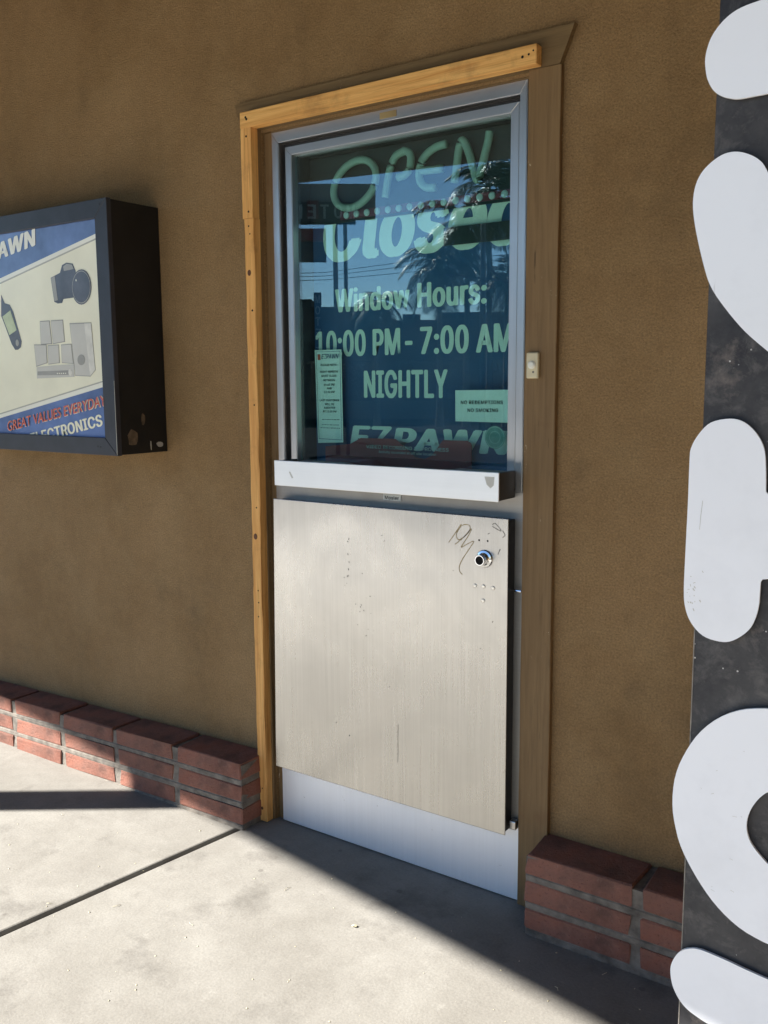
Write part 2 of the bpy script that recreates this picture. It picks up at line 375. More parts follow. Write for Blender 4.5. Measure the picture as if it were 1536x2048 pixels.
M['paper'] = simple('office_paper', (.80, .82, .78), .7, var=.03, scale=7)
M['ink'] = simple('black_ink', (.02, .02, .025), .6, var=.1)
M['ink_blue'] = simple('navy_ink', (.02, .04, .16), .6, var=.1)
M['red_vinyl'] = simple('red_vinyl', (.30, .022, .028), .5, var=.15, scale=9)
M['red_dot'] = simple('red_emblem', (.55, .09, .05), .6, var=.1)
M['tube'] = simple('pale_neon_tube', (.33, .39, .34), .35, var=.06, scale=20)
M['backing'] = simple('smoked_backing', (.013, .013, .014), .5, var=.3, scale=6)
M['border_red'] = simple('muted_red_border', (.15, .02, .035), .5, var=.15)
M['bulb'] = simple('clouded_bulb', (.5, .55, .55), .3, var=.1)
M['cabinet'] = simple('black_sign_cabinet', (.006, .0055, .0055), .6, var=.5, scale=9, bump=.2)
M['cab_frame'] = simple('dark_blue_grey_frame', (.030, .032, .042), .4, var=.22, scale=14)
M['cream'] = simple('faded_cream_print', (.88, .85, .66), .22, var=.06, scale=5)
M['print_white'] = simple('faded_white_print', (.84, .83, .72), .22, var=.04, scale=5)
M['print_blue'] = simple('faded_blue_print', (.13, .20, .40), .22, var=.32, scale=6)
M['print_red'] = simple('faded_red_print', (.66, .13, .085), .3, var=.15, scale=20)
M['print_grey'] = simple('printed_grey', (.60, .585, .53), .22, var=.05, scale=9)
M['print_dark'] = simple('printed_slate', (.105, .115, .145), .22, var=.25, scale=12)
M['print_mid'] = simple('printed_mid_grey', (.36, .355, .33), .22, var=.1, scale=12)
M['print_line'] = simple('printed_line_grey', (.45, .44, .38), .25, var=.05)
M['chrome'] = simple('chrome', (.75, .76, .78), .10, metal=1.0, var=.05)
M['hole'] = simple('black_hole', (.004, .004, .004), .9, var=.1)
M['rivet'] = simple('bright_rivet', (.80, .78, .72), .3, metal=.7, var=.05)
M['marker'] = simple('brown_marker', (.40, .31, .17), .6, var=.2, scale=60)
M['scuff'] = simple('dark_scuff', (.16, .15, .13), .6, var=.3, scale=60)
M['ivory'] = simple('ivory_plastic', (.66, .58, .38), .4, var=.06, scale=20)
M['brass'] = simple('dull_brass', (.40, .30, .14), .5, metal=.5, var=.2)
M['knot'] = simple('wood_knot', (.13, .05, .02), .7, var=.3, scale=60)
M['col'] = m_column()
M['letter'] = m_plate('white_sign_plate', (.91, .925, .95), .26)
M['worn'] = simple('worn_edge', (.22, .20, .17), .8, var=.6, scale=40)
M['canopy'] = simple('canopy_plaster', (.060, .048, .034), .85, var=.2, scale=3)
M['post'] = simple('painted_post', (.16, .115, .06), .7, var=.2, scale=6)
M['room'] = simple('dark_room', (.02, .02, .02), .9, var=.1)
M['straw'] = simple('dry_litter', (.60, .54, .36), .8, var=.3, scale=60)
M['trunk'] = simple('palm_trunk', (.12, .10, .08), .9, var=.3, scale=8)
M['frond'] = simple('palm_frond', (.055, .075, .028), .55, var=.35, scale=3)
M['sign_dark'] = simple('dark_sign_face', (.03, .032, .036), .6, var=.3, scale=2)
M['sign_red'] = simple('dark_red_sign', (.16, .03, .03), .6, var=.2, scale=2)
M['sign_grey'] = simple('sign_grey', (.20, .19, .18), .6, var=.2, scale=2)
M['sign_letter'] = simple('sign_letter_white', (.55, .56, .54), .6, var=.1)
M['pole'] = simple('pole_grey', (.06, .06, .065), .6, var=.2)
M['shop'] = simple('dark_shop_wall', (.07, .055, .045), .85, var=.35, scale=.6)
M['shop_glass'] = simple('shop_window', (.012, .014, .018), .15, var=.2)

# ------------------------------------------------------------------ mesh helpers
def link(name, me, mat, parent=None):
    o = bpy.data.objects.new(name, me)
    col.objects.link(o)
    if mat is not None:
        me.materials.clear(); me.materials.append(mat)
    if parent is not None: o.parent = parent
    return o

def origin_of(parent):
    v = Vector((0, 0, 0))
    p = parent
    while p is not None:
        v += p.location; p = p.parent
    return v

def finish(name, bm, mat, parent=None, smooth=False, at=None):
    """link the bmesh (built in world coordinates) as one object"""
    base = Vector(at) if at is not None else Vector((0, 0, 0))
    off = origin_of(parent) + base
    if off.length: bmesh.ops.translate(bm, verts=bm.verts, vec=-off)
    bmesh.ops.recalc_face_normals(bm, faces=bm.faces)
    me = bpy.data.meshes.new(name)
    bm.to_mesh(me); bm.free()
    if smooth:
        for p in me.polygons: p.use_smooth = True
    o = link(name, me, mat, parent)
    o.location = base
    return o

def box(bm, x0, x1, y0, y1, z0, z1, bev=0.0, seg=2):
    vs = [bm.verts.new((x, y, z)) for z in (z0, z1) for y in (y0, y1) for x in (x0, x1)]
    fs = [bm.faces.new([vs[i] for i in q]) for q in
          ((0, 2, 3, 1), (4, 5, 7, 6), (0, 1, 5, 4), (2, 6, 7, 3), (0, 4, 6, 2), (1, 3, 7, 5))]
    if bev:
        es = list({e for f in fs for e in f.edges})
        bmesh.ops.bevel(bm, geom=es, offset=bev, segments=seg, affect='EDGES', profile=.5)
    return vs

def mkbox(name, mat, parent, x0, x1, y0, y1, z0, z1, bev=0.0, **kw):
    bm = bmesh.new(); box(bm, x0, x1, y0, y1, z0, z1, bev)
    return finish(name, bm, mat, parent, **kw)

def prism(bm, pts, y0, y1):
    """polygon in the xz plane, extruded from y0 (front) to y1"""
    a = [bm.verts.new((x, y0, z)) for x, z in pts]
    b = [bm.verts.new((x, y1, z)) for x, z in pts]
    n = len(pts)
    bm.faces.new(a); bm.faces.new(b[::-1])
    for i in range(n): bm.faces.new((a[i], b[i], b[(i + 1) % n], a[(i + 1) % n]))

def flat(name, pts, y, mat, parent, th=.0004):
    bm = bmesh.new(); prism(bm, pts, y - th, y)
    return finish(name, bm, mat, parent)

def tube(bm, pts, r, n=8, caps=True):
    pts = [Vector(p) for p in pts]
    rr = r if isinstance(r, (list, tuple)) else [r] * len(pts)
    rings = []
    up = Vector((0, 0, 1))
    for i, p in enumerate(pts):
        t = (pts[min(i + 1, len(pts) - 1)] - pts[max(i - 1, 0)]).normalized()
        ref = up if abs(t.dot(up)) < .9 else Vector((1, 0, 0))
        a = t.cross(ref).normalized(); b = t.cross(a)
        rings.append([bm.verts.new(p + (a * math.cos(2 * math.pi * k / n) + b * math.sin(2 * math.pi * k / n)) * rr[i]) for k in range(n)])
    for i in range(len(rings) - 1):
        for k in range(n):
            bm.faces.new((rings[i][k], rings[i][(k + 1) % n], rings[i + 1][(k + 1) % n], rings[i + 1][k]))
    if caps:
        bm.faces.new(rings[0][::-1]); bm.faces.new(rings[-1])

def lathe_y(bm, cx, cz, prof, n=24):
    """profile of (radius, y) turned round an axis along y"""
    rings = [[bm.verts.new((cx + r * math.cos(2 * math.pi * k / n), y, cz + r * math.sin(2 * math.pi * k / n))) for k in range(n)] for r, y in prof]
    for a, b in zip(rings, rings[1:]):
        for k in range(n): bm.faces.new((a[k], a[(k + 1) % n], b[(k + 1) % n], b[k]))
    bm.faces.new(rings[0][::-1]); bm.faces.new(rings[-1])

def ribbon(bm, pts, w, y):
    """a drawn stroke of width w lying in the plane y"""
    P2 = [Vector((x, 0, z)) for x, z in pts]
    L, R_ = [], []
    for i, p in enumerate(P2):
        t = (P2[min(i + 1, len(P2) - 1)] - P2[max(i - 1, 0)])
        t = t.normalized() if t.length else Vector((1, 0, 0))
        nrm = Vector((-t.z, 0, t.x)) * w * .5 * (0.8 + .4 * random.random())
        L.append(bm.verts.new((p.x + nrm.x, y, p.z + nrm.z))); R_.append(bm.verts.new((p.x - nrm.x, y, p.z - nrm.z)))
    for i in range(len(P2) - 1): bm.faces.new((L[i], L[i + 1], R_[i + 1], R_[i]))

def smooth_line(pts, n=6, closed=False):
    out = []
    m = len(pts)
    rng = range(m) if closed else range(m - 1)
    g = (lambda i: pts[i % m]) if closed else (lambda i: pts[max(0, min(m - 1, i))])
    for i in rng:
        p0, p1, p2, p3 = g(i - 1), g(i), g(i + 1), g(i + 2)
        for k in range(n):
            t = k / n
            out.append(tuple(.5 * (2 * b + (c - a) * t + (2 * a - 5 * b + 4 * c - d) * t * t + (3 * b - a - 3 * c + d) * t ** 3)
                             for a, b, c, d in zip(p0, p1, p2, p3)))
    if not closed: out.append(pts[-1])
    return out

try:
    import os
    FONT = bpy.data.fonts.load(os.path.join(bpy.utils.system_resource('DATAFILES'), 'fonts', 'Inter.woff2'))
except Exception:
    FONT = None
PLAIN = False
def text_bm(s, bold=0.0, spacing=1.0):
    cu = bpy.data.curves.new('lettering', 'FONT')
    cu.body = s
    if FONT is not None and not PLAIN: cu.font = FONT
    cu.resolution_u = 4
    cu.space_character = spacing * (1.0 + bold * 1.3)
    ob = bpy.data.objects.new('lettering', cu)
    col.objects.link(ob)
    bpy.context.view_layer.update()
    me = bpy.data.meshes.new_from_object(ob.evaluated_get(bpy.context.evaluated_depsgraph_get()))
    bm = bmesh.new()
    w = bold * 1.0
    shifts = [(0, 0)] if w < .006 else [(-w, 0), (-w * .5, w * .3), (-w * .5, -w * .3), (0, 0), (w * .5, w * .3), (w * .5, -w * .3), (w, 0)]
    for i, (dx, dy) in enumerate(shifts):                 # weight: the same glyph printed again, a hair to the side
        n0 = len(bm.verts)
        bm.from_mesh(me)
        bm.verts.ensure_lookup_table()
        for v in bm.verts[n0:]: v.co += Vector((dx, dy, i * .0004))
    bpy.data.objects.remove(ob); bpy.data.curves.remove(cu); bpy.data.meshes.remove(me)
    return bm

def lettering(s, a, b, height, y, mat, parent, bold=.02, shear=0.0, spacing=1.0, name='lettering', back=False):
    """text whose baseline runs from a=(x,z) to b in the plane y; facing the street unless back"""
    bm = text_bm(s, bold, spacing)
    xs = [v.co.x for v in bm.verts]; ys = [v.co.y for v in bm.verts]
    x0, x1 = min(xs), max(xs)
    cap = text_bm('H', bold); cy = [v.co.y for v in cap.verts]; c0, c1 = min(cy), max(cy); cap.free()
    ln = math.hypot(b[0] - a[0], b[1] - a[1])
    ux, uz = (b[0] - a[0]) / ln, (b[1] - a[1]) / ln
    eff = ln - abs(shear) * height
    for v in bm.verts:
        h = (v.co.y - c0) / (c1 - c0) * height
        u = (v.co.x - x0) / (x1 - x0) * eff + shear * h
        v.co = (a[0] + ux * u - uz * h, y - v.co.z * .5, a[1] + uz * u + ux * h)
    off = origin_of(parent)
    bmesh.ops.translate(bm, verts=bm.verts, vec=-off)
    for f in bm.faces:
        f.normal_update()
        if f.normal.y > 0: f.normal_flip()
    me = bpy.data.meshes.new(name); bm.to_mesh(me); bm.free()
    return link(name, me, mat, parent)

def thing(name, label, cat, loc=(0, 0, 0), group=None):
    o = bpy.data.objects.new(name, None)
    o.empty_display_size = .1
    col.objects.link(o)
    o.location = loc
    return tag(o, label, cat, group)

def tag(o, label, cat, group=None):
    o['label'] = label; o['category'] = cat
    if group: o['group'] = group
    return o

def struct(o):
    o['kind'] = 'structure'
    return o

# ------------------------------------------------------------------ the setting
# pale concrete lot out to the horizon
bm = bmesh.new()
vs = [bm.verts.new(p) for p in ((-400, -400, -.14), (400, -400, -.14), (400, 60, -.14), (-400, 60, -.14))]
bm.faces.new(vs)
struct(finish('parking_lot', bm, M['asphalt']))
bm = bmesh.new()                                   # unseen pale ground added to bounce sunlight onto the shop front
vs = [bm.verts.new(p) for p in ((-9, -8.5, -.136), (9, -8.5, -.136), (9, 1.0, -.136), (-9, 1.0, -.136))]
bm.faces.new(vs)
struct(finish('bounce_apron', bm, M['bounce_apron']))

# pavement: concrete slabs laid on a grid turned a little against the wall
pav = bpy.data.objects.new('pavement', None); col.objects.link(pav); struct(pav)
ang = math.atan2(-.142, 1.0)
ux = Vector((math.cos(ang), math.sin(ang))); uy = Vector((-ux.y, ux.x))
J0 = Vector((-2.194, -.153))                      # a point on the joint in view
def slab(u0, u1, v0, v1, idx):
    bm = bmesh.new()
    g = .0115
    box(bm, u0 + g, u1 - g, v0 + g, v1 - g, -.12, 0.0, .006, 2)
    for v in bm.verts:
        p = J0 + ux * v.co.x + uy * v.co.y
        v.co = (p.x, p.y, v.co.z)
    return finish('slab', bm, M['concrete' if idx[1] else 'concrete_pale'], pav)  # row out of view is made paler to bounce more sunlight
ucuts = [-7.2, -4.8, -2.4, 0.0, 2.4, 4.8, 7.2]
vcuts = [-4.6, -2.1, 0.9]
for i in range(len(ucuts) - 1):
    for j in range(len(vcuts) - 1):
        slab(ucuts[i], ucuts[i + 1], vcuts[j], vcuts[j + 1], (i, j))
bm = bmesh.new()
box(bm, -7.3, 7.3, -4.62, 1.0, -.135, -.016)
for v in bm.verts:
    p = J0 + ux * v.co.x + uy * v.co.y
    v.co = (p.x, p.y, v.co.z)
finish('joint_bed', bm, M['dirt'], pav)

# stucco wall with the doorway cut out
bm = bmesh.new()
X0, X1, ZT = -9.5, 5.0, 3.44
DX0, DX1, DZ = -2.131, -1.166, 2.352
def wall_box(x0, x1, z0, z1): box(bm, x0, x1, 0.0, .2, z0, z1)
wall_box(X0, DX0, 0, ZT); wall_box(DX1, X1, 0, ZT); wall_box(DX0, DX1, DZ, ZT)
wall = finish('stucco_wall', bm, M['stucco'])
tag(wall, 'brown sand finished stucco wall with sooty stains round the door', 'wall')

bm = bmesh.new(); box(bm, 1.9, 2.1, -3.4, -.001, 0, 3.0)  # out-of-view wall added to cut skylight on the floor by the door
tag(finish('sky_block_wall', bm, M['stucco']), 'added unseen stucco wall that blocks skylight from the right', 'wall')

# dark room behind the door
bm = bmesh.new()
box(bm, -2.30, -1.02, .2, 1.6, -.01, 2.6)
for f in list(bm.faces):
    f.normal_update()
    if abs(f.calc_center_median().y - .2) < 1e-4: bm.faces.remove(f)
struct(finish('interior_room', bm, M['room']))

# canopy, its front edge parallel to the pavement grid
CE = Vector((-4.08, -3.11))
bm = bmesh.new()
def edge_y(x): return CE.y - .16 * (x - CE.x)
pts = [(-7.6, .25), (5.0, .25), (5.0, edge_y(5.0)), (-7.6, edge_y(-7.6))]
for z0, z1, inset in ((3.0, 3.22, 0.0),):
    a = [bm.verts.new((x, y, z0 + (.42 if y > 0 else 0))) for x, y in pts]; b = [bm.verts.new((x, y, z1 + (.42 if y > 0 else 0))) for x, y in pts]
    bm.faces.new(a[::-1]); bm.faces.new(b)
    for i in range(4): bm.faces.new((a[i], a[(i + 1) % 4], b[(i + 1) % 4], b[i]))
cano = finish('canopy', bm, M['canopy'])
tag(cano, 'flat brown plaster canopy above the door that shades the wall', 'canopy')

# post that carries the canopy out of frame and throws the narrow shadow on the pavement
post = thing('support_post', 'square brown canopy post whose shadow crosses the pavement', 'post', (-5.01, -1.86, 0))
bm = bmesh.new(); box(bm, -5.01 - .062, -5.01 + .062, -1.86 - .062, -1.86 + .062, 0, 3.0, .006)
finish('shaft', bm, M['post'], post)
bm = bmesh.new(); box(bm, -5.01 - .1, -5.01 + .1, -1.86 - .1, -1.86 + .1, 0.001, .03, .004)
finish('base_plate', bm, M['post'], post)

# ------------------------------------------------------------------ brick ledges
brick_meshes = {}
def brick_mesh(length, variant):
    key = (round(length, 3), variant)
    if key in brick_meshes: return brick_meshes[key]
    bm = bmesh.new()
    box(bm, 0, length, 0, .140, 0, .0605, .0045, 2)
    for v in bm.verts:
        v.co += Vector((random.uniform(-1, 1), random.uniform(-1, 1), random.uniform(-1, 1))) * .0019
    rc = random.Random(variant * 17 + 3)
    for c in range(6):                                      # knocked corners and arrises
        v0 = rc.choice([v for v in bm.verts if v.co.y < .02]).co.copy()
        for v in bm.verts:
            d = (v.co - v0).length
            if d < .012: v.co += (Vector((length / 2, .07, .03)) - v.co).normalized() * rc.uniform(.0015, .0045)
    me = bpy.data.meshes.new('brick')
    bmesh.ops.recalc_face_normals(bm, faces=bm.faces)
    bm.to_mesh(me); bm.free(); me.materials.append(M['brick'])
    brick_meshes[key] = me
    return me

def ledge(label, joints, ends, tilt=0.0):
    x0, x1 = ends
    root = thing('brick_ledge', label, 'ledge', ((x0 + x1) / 2, -.07, 0), 'low brick ledges along the foot of the wall')
    o = root.location
    xs = [x0] + joints + [x1]
    for row, z in enumerate((.0215, .1045, .1860)):
        for i in range(len(xs) - 1):
            a = xs[i] + (.010 if i else 0); b = xs[i + 1] - (.010 if i < len(xs) - 2 else 0)
            ob = bpy.data.objects.new('brick', brick_mesh(b - a, (i * 3 + row) % 5))
            col.objects.link(ob)
            ob.parent = root
            ob.location = Vector((a + random.uniform(-.002, .002), -.1455 + random.uniform(-.002, .0015), z + tilt * (a - x1) + random.uniform(-.0012, .0012))) - o
            ob.rotation_euler = (random.uniform(-.006, .006), -tilt, random.uniform(-.005, .005))
    bm = bmesh.new()
    box(bm, x0 + .004, x1 - .004, -.1400, 0.0, -.002, .236)
    for v in bm.verts: v.co.z += tilt * (v.co.x - x1)
    finish('mortar', bm, M['mortar'], root)
    bm = bmesh.new()                                     # tooled bed joints, proud of the core
    for z0, z1 in ((.0, .0195), (.0835, .1030), (.1665, .1845)):
        box(bm, x0 + .003, x1 - .003, -.1430, -.12, z0, z1, .003, 1)
    for v in bm.verts: v.co.z += tilt * (v.co.x - x1)
    finish('bed_joint', bm, M['mortar'], root)
    return root
ledge('low brick ledge left of the door, partly in the sun', [-3.836, -3.501, -3.166, -2.832, -2.497], (-4.18, -2.163), .023)
ledge('low brick ledge right of the door, wholly in shade', [-.760, -.43, -.10], (-1.083, .24))

# ------------------------------------------------------------------ brown door casing
cas = thing('door_casing', 'flat brown painted wooden casing boards round the door', 'door casing', (-1.65, -.01, 0))
bm = bmesh.new()
prism(bm, [(-2.226, 2.449), (-2.199, 2.3605), (-1.077, 2.3605), (-1.038, 2.452)], -.0195, -.0005)
finish('head_board', bm, M['painted_x'], cas)
def plank(name, x0, x1, y0, y1, z0, z1, mat, parent, wob=.0015, n=14, skew=0.0):
    bm = bmesh.new()
    rings = []
    for i in range(n + 1):
        z = z0 + (z1 - z0) * i / n
        s = skew * (1 - i / n)
        w = lambda: random.uniform(-wob, wob)
        c = .0015
        rings.append([bm.verts.new(p) for p in ((x0 + s + w() , y0 + c, z), (x0 + s + c + w(), y0, z), (x1 + s - c + w(), y0, z), (x1 + s + w(), y0 + c, z), (x1 + s, y1, z), (x0 + s, y1, z))])
    for a, b in zip(rings, rings[1:]):
        for k in range(6): bm.faces.new((a[k], a[(k + 1) % 6], b[(k + 1) % 6], b[k]))
    bm.faces.new(rings[0][::-1]); bm.faces.new(rings[-1])
    return finish(name, bm, mat, parent)
plank('side_board', -1.1665, -1.0735, -.018, -.0005, 0.002, 2.3595, M['painted'], cas, .0008)
plank('side_board', -2.182, -2.1315, -.017, -.0005, 0.002, 2.3595, M['painted'], cas, .0006)
plank('jamb', -2.1305, -2.1025, .010, .19, 0.002, 1.236, M['painted'], cas, .0005)
plank('jamb', -2.1305, -2.0900, .012, .19, 1.2365, 2.350, M['painted'], cas, .0005)
mkbox('head_jamb', M['painted_x'], cas, -2.0895, -1.1665, .004, .19, 2.3455, 2.3515)

# ------------------------------------------------------------------ raw lumber strips nailed on the casing
lum = thing('lumber_strips', 'raw orange pine strips nailed over the left and top casing', 'lumber', (-2.15, -.03, 0))
bm = bmesh.new(); box(bm, -2.176, -1.128, -.052, -.0205, 2.361, 2.411, .0018, 1)
for v in bm.verts: v.co.z += .0012 * math.sin(v.co.x * 9)
hs = finish('head_strip', bm, M['lumber_x'], lum)
us = plank('side_strip', -2.1755, -2.1310, -.051, -.0185, 2.0795, 2.3605, M['lumber'], lum, .0006)
ls = plank('side_strip', -2.1685, -2.1290, -.050, -.0185, 0.003, 2.0785, M['lumber'], lum, .0020, 40, -.008)
def disc(name, x, z, y, r, mat, parent, th=.0006, sq=1.0):
    bm = bmesh.new()
    lathe_y(bm, x, z, [(r, y), (r * .95, y - th)], 12)
    for v in bm.verts: v.co.z = z + (v.co.z - z) * sq
    return finish(name, bm, mat, parent)
for x, z in ((-2.150, 2.334), (-2.148, 2.100)): disc('nail_head', x, z, -.0511, .0035, M['hole'], us)
for x, z, r in ((-2.150, 2.055, .003), (-2.1455, 2.03, .0025), (-2.1435, 1.7855, .0035), (-2.146, 1.476, .003), (-2.148, 1.13, .0028), (-2.150, .842, .0026), (-2.149, .80, .0028), (-2.1515, .75, .0026), (-2.155, .125, .0025)):
    disc('nail_head', x, z, -.0502, r, M['hole'], ls)
for x, z, r in ((-2.1525, 1.907, .008), (-2.156, 1.030, .0085), (-2.158, .05, .005)): disc('knot', x, z, -.0502, r, M['knot'], ls, sq=1.25)
for x, z, r in ((-2.150, 2.392, .0038), (-2.146, 2.386, .0042), (-1.168, 2.385, .0038), (-1.150, 2.388, .003), (-1.137, 2.395, .0024)):
    disc('nail_head', x, z, -.0521, r, M['hole'], hs)

# ------------------------------------------------------------------ the door with its night window
door = thing('service_door', 'metal walk up door with tinted window, deal tray and stainless lower panel', 'door', (-1.635, .02, 0))
def rail(name, pts, y0, y1, mat, parent=None, bev=.0022):
    bm = bmesh.new(); prism(bm, pts, y0, y1)
    bmesh.ops.bevel(bm, geom=[e for e in bm.edges if abs(e.verts[0].co.y - y0) < 1e-6 and abs(e.verts[1].co.y - y0) < 1e-6], offset=bev, segments=2, affect='EDGES')
    return finish(name, bm, mat, parent if parent else door)
def frame4(name, o, i, y0, y1, mv, mh):
    (ox0, ox1, oz0, oz1), (ix0, ix1, iz0, iz1) = o, i
    rail(name, [(ox0, oz0), (ix0, oz0), (ix0, iz1), (ox0, oz1)], y0, y1, mv)
    rail(name, [(ix1, oz0), (ox1, oz0), (ox1, oz1), (ix1, iz1)], y0, y1, mv)
    rail(name, [(ox0, oz1), (ix0, iz1), (ix1, iz1), (ox1, oz1)], y0, y1, mh)
frame4('frame_rail', (-2.0885, -1.178, 1.237, 2.345), (-2.060, -1.2005, 1.237, 2.3105), .000, .08, M['alu'], M['alu_h'])
frame4('sash_rail', (-2.0480, -1.2095, 1.262, 2.2985), (-2.0205, -1.2365, 1.262, 2.2720), .018, .07, M['alu'], M['alu_h'])
mkbox('gasket', M['rubber'], door, -2.060, -2.048, .03, .08, 1.262, 2.3105)
mkbox('gasket', M['rubber'], door, -2.048, -1.2095, .03, .08, 2.2985, 2.3105)
mkbox('gasket', M['rubber'], door, -1.2095, -1.2005, .022, .08, 1.262, 2.3105)
# lining of the window behind the glass
bm = bmesh.new()
box(bm, -2.034, -2.018, .045, .19, 1.262, 2.30); box(bm, -1.2365, -1.22, .045, .19, 1.262, 2.30)
box(bm, -2.018, -1.2365, .07, .19, 2.275, 2.30)
finish('window_lining', bm, M['gasket'], door)
mkbox('glass_pane', M['glass'], door, -2.0215, -1.2355, .034, .040, 1.2625, 2.2730)
mkbox('sill', M['rail'], door, -2.018, -1.2365, -.0, .19, 1.238, 1.2620)
# lower leaf
mkbox('leaf', M['rail'], door, -2.1015, -1.1690, .001, .045, .20, 1.2365)
mkbox('kick_plate', M['kick'], door, -2.1015, -1.1690, -.003, .042, .004, .245, .0012)
lead = mkbox('name_plate', M['paper'], door, -1.657, -1.590, -.0015, .0008, 1.1845, 1.2035, .0006)
lettering('Mosler', (-1.650, 1.188), (-1.597, 1.188), .010, -.0018, M['ink'], lead, .02)
mkbox('maker_tag', M['brass'], door, -1.660, -1.600, -.0015, .0004, 2.3190, 2.3370, .0006)

# stainless panel hung on the leaf
mkbox('panel_body', M['rubber'], door, -2.074, -1.198, -.046, .0005, .230, 1.160, .002)
bm = bmesh.new()
box(bm, -2.081, -1.1945, -.050, -.045, .2245, 1.1665, .0018, 2)
for v in bm.verts: v.co.x += (-.008 if v.co.x < -1.8 else .001) * (1 - (v.co.z - .22) / .95) + (.010 if v.co.x < -1.8 else 0) * ((v.co.z - .22) / .95)
panel = finish('steel_panel', bm, M['steel'], door)
PY = -.0502
bm = bmesh.new()
lathe_y(bm, -1.268, 1.0455, [(.0265, PY), (.0260, PY - .003), (.0240, PY - .0055), (.0185, PY - .0075), (.0158, PY - .010), (.0152, PY - .030), (.0145, PY - .032), (.0128, PY - .032), (.0127, PY - .012)], 32)
lock = finish('lock_cylinder', bm, M['chrome'], panel, smooth=False)
bm = bmesh.new(); lathe_y(bm, -1.268, 1.0455, [(.0127, PY - .027), (.0124, PY - .0275)], 24)
finish('keyway', bm, M['hole'], panel)
for x, z in ((-1.299, .963), (-1.271, .964), (-1.240, .963), (-1.272, .922)):
    bm = bmesh.new(); lathe_y(bm, x, z, [(.0062, PY + .0002), (.0060, PY - .0012), (.0046, PY - .0022), (.0022, PY - .0024)], 14)
    finish('rivet', bm, M['rivet'], panel)
for x, z in ((-1.287, 1.098), (-1.259, 1.098)): disc('screw_hole', x, z, PY, .0029, M['hole'], panel, .0003)
bm = bmesh.new()
for g in SCRIBBLE: ribbon(bm, smooth_line(g, 4), .0025, PY - .0004)
finish('marker_scrawl', bm, M['marker'], panel)
bm = bmesh.new()
for g in SCUFF: ribbon(bm, smooth_line(g, 4), .0020, PY - .0004)
rs = random.Random(5)
for cx, cz, sx, sz, n in ((-1.76, .975, .004, .035, 16), (-1.715, .86, .02, .03, 12), (-1.70, .78, .015, .035, 12), (-1.735, .92, .03, .02, 6), (-1.63, 1.06, .02, .01, 3), (-1.5, .55, .25, .2, 8), (-1.3, .87, .06, .05, 5)):
    for k in range(n):
        x, z = cx + rs.gauss(0, sx), cz + rs.gauss(0, sz)
        dx, dz = rs.uniform(-.004, .004), rs.uniform(-.006, .006)
        if k % 2 == 0 and -2.05 < x < -1.22 and .25 < z < 1.14: ribbon(bm, [(x, z), (x + dx, z + dz)], rs.uniform(.0012, .0028), PY - .0004)
ribbon(bm, [(-1.571, .485), (-1.5725, .44), (-1.572, .40), (-1.5735,   .36)], .0014, PY - .0004)
finish('scratches', bm, M['scuff'], panel)
bm = bmesh.new(); tube(bm, [(-1.205, -.020, .957), (-1.1655, -.020, .957)], .0042, 10)
finish('latch_pin', bm, M['chrome'], door)
mkbox('hinge_stop', M['alu'], door, -1.193, -1.172, -.026, -.0035, .235, .262, .003)

# deal tray
mkbox('tray_front', M['tray'], door, -2.0185, -1.1985, -.101, -.0955, 1.2190, 1.3010, .0018)
bm = bmesh.new()
box(bm, -2.016, -2.004, -.0955, -.0005, 1.2215, 1.2985); box(bm, -1.212, -1.2005, -.0955, -.0005, 1.2215, 1.2985)
box(bm, -2.004, -1.212, -.0955, -.0005, 1.2215, 1.2330)
finish('tray_box', bm, M['bronze'], door)
bm = bmesh.new()                                        # scooped dip with flat shelves either side
prof = [(-2.004, 1.2925), (-1.80, 1.2925), (-1.74, 1.262), (-1.50, 1.250), (-1.40, 1.2935), (-1.212, 1.2935)]
a = [bm.verts.new((x, -.0955, z)) for x, z in prof]; b = [bm.verts.new((x, .0300, z)) for x, z in prof]
for i in range(len(prof) - 1): bm.faces.new((a[i], a[i + 1], b[i + 1], b[i]))
finish('tray_scoop', bm, M['rail'], door)
bm = bmesh.new()
prism(bm, [(-1.956, 1.2660), (-1.951, 1.2665), (-1.938, 1.2470), (-1.944, 1.2455)], -.1016, -.1009)
finish('tape_scrap', bm, M['print_grey'], door)
bm = bmesh.new()
prism(bm, [(-1.243, 1.2880), (-1.212, 1.2885), (-1.214, 1.2650), (-1.224, 1.2560), (-1.236, 1.2660)], -.1014, -.1009)
finish('glue_patch', bm, M['print_grey'], door)

# ------------------------------------------------------------------ what is behind the glass
TY = .1085
pos = thing('window_poster', 'blue night window hours poster with white letters behind the glass', 'poster', (-1.63, TY + .002, 1.262))
mkbox('board', M['poster'], pos, -2.010, -1.225, TY, TY + .004, 1.270, 2.268)
k = (2.359 + TY) / (2.359 + .1)                            # lettering was measured on the plane y = 0.1
def q(x, z): return (x * k, 1.55 + (z - 1.55) * k)
def line(s, x0, x1, z0, z1, bold=.03, shear=0.0, spacing=1.0, name='lettering'):
    a = q(x0, z0); b = q(x1, z0)
    return lettering(s, a, b, (z1 - z0) * k, TY - .0006, M['ink_white'], pos, bold, shear, spacing, name)
line('Closed', -1.972, -1.205, 1.938, 2.128, .050, .14)
line('Window', -1.915, -1.621, 1.776, 1.850, .046)
line('Hours:', -1.594, -1.350, 1.776, 1.850, .046)
line('10:00 PM', -2.000, -1.657, 1.634, 1.717, .046)
line('-', -1.640, -1.611, 1.634, 1.717, .046)
line('7:00 AM', -1.584, -1.262, 1.634, 1.717, .046)
line('NIGHTLY', -1.801, -1.483, 1.499, 1.586, .046)
line('EZ', -1.862, -1.690, 1.335, 1.408, .050, .22)
line('PAWN', -1.690, -1.265, 1.333, 1.404, .050, .22)

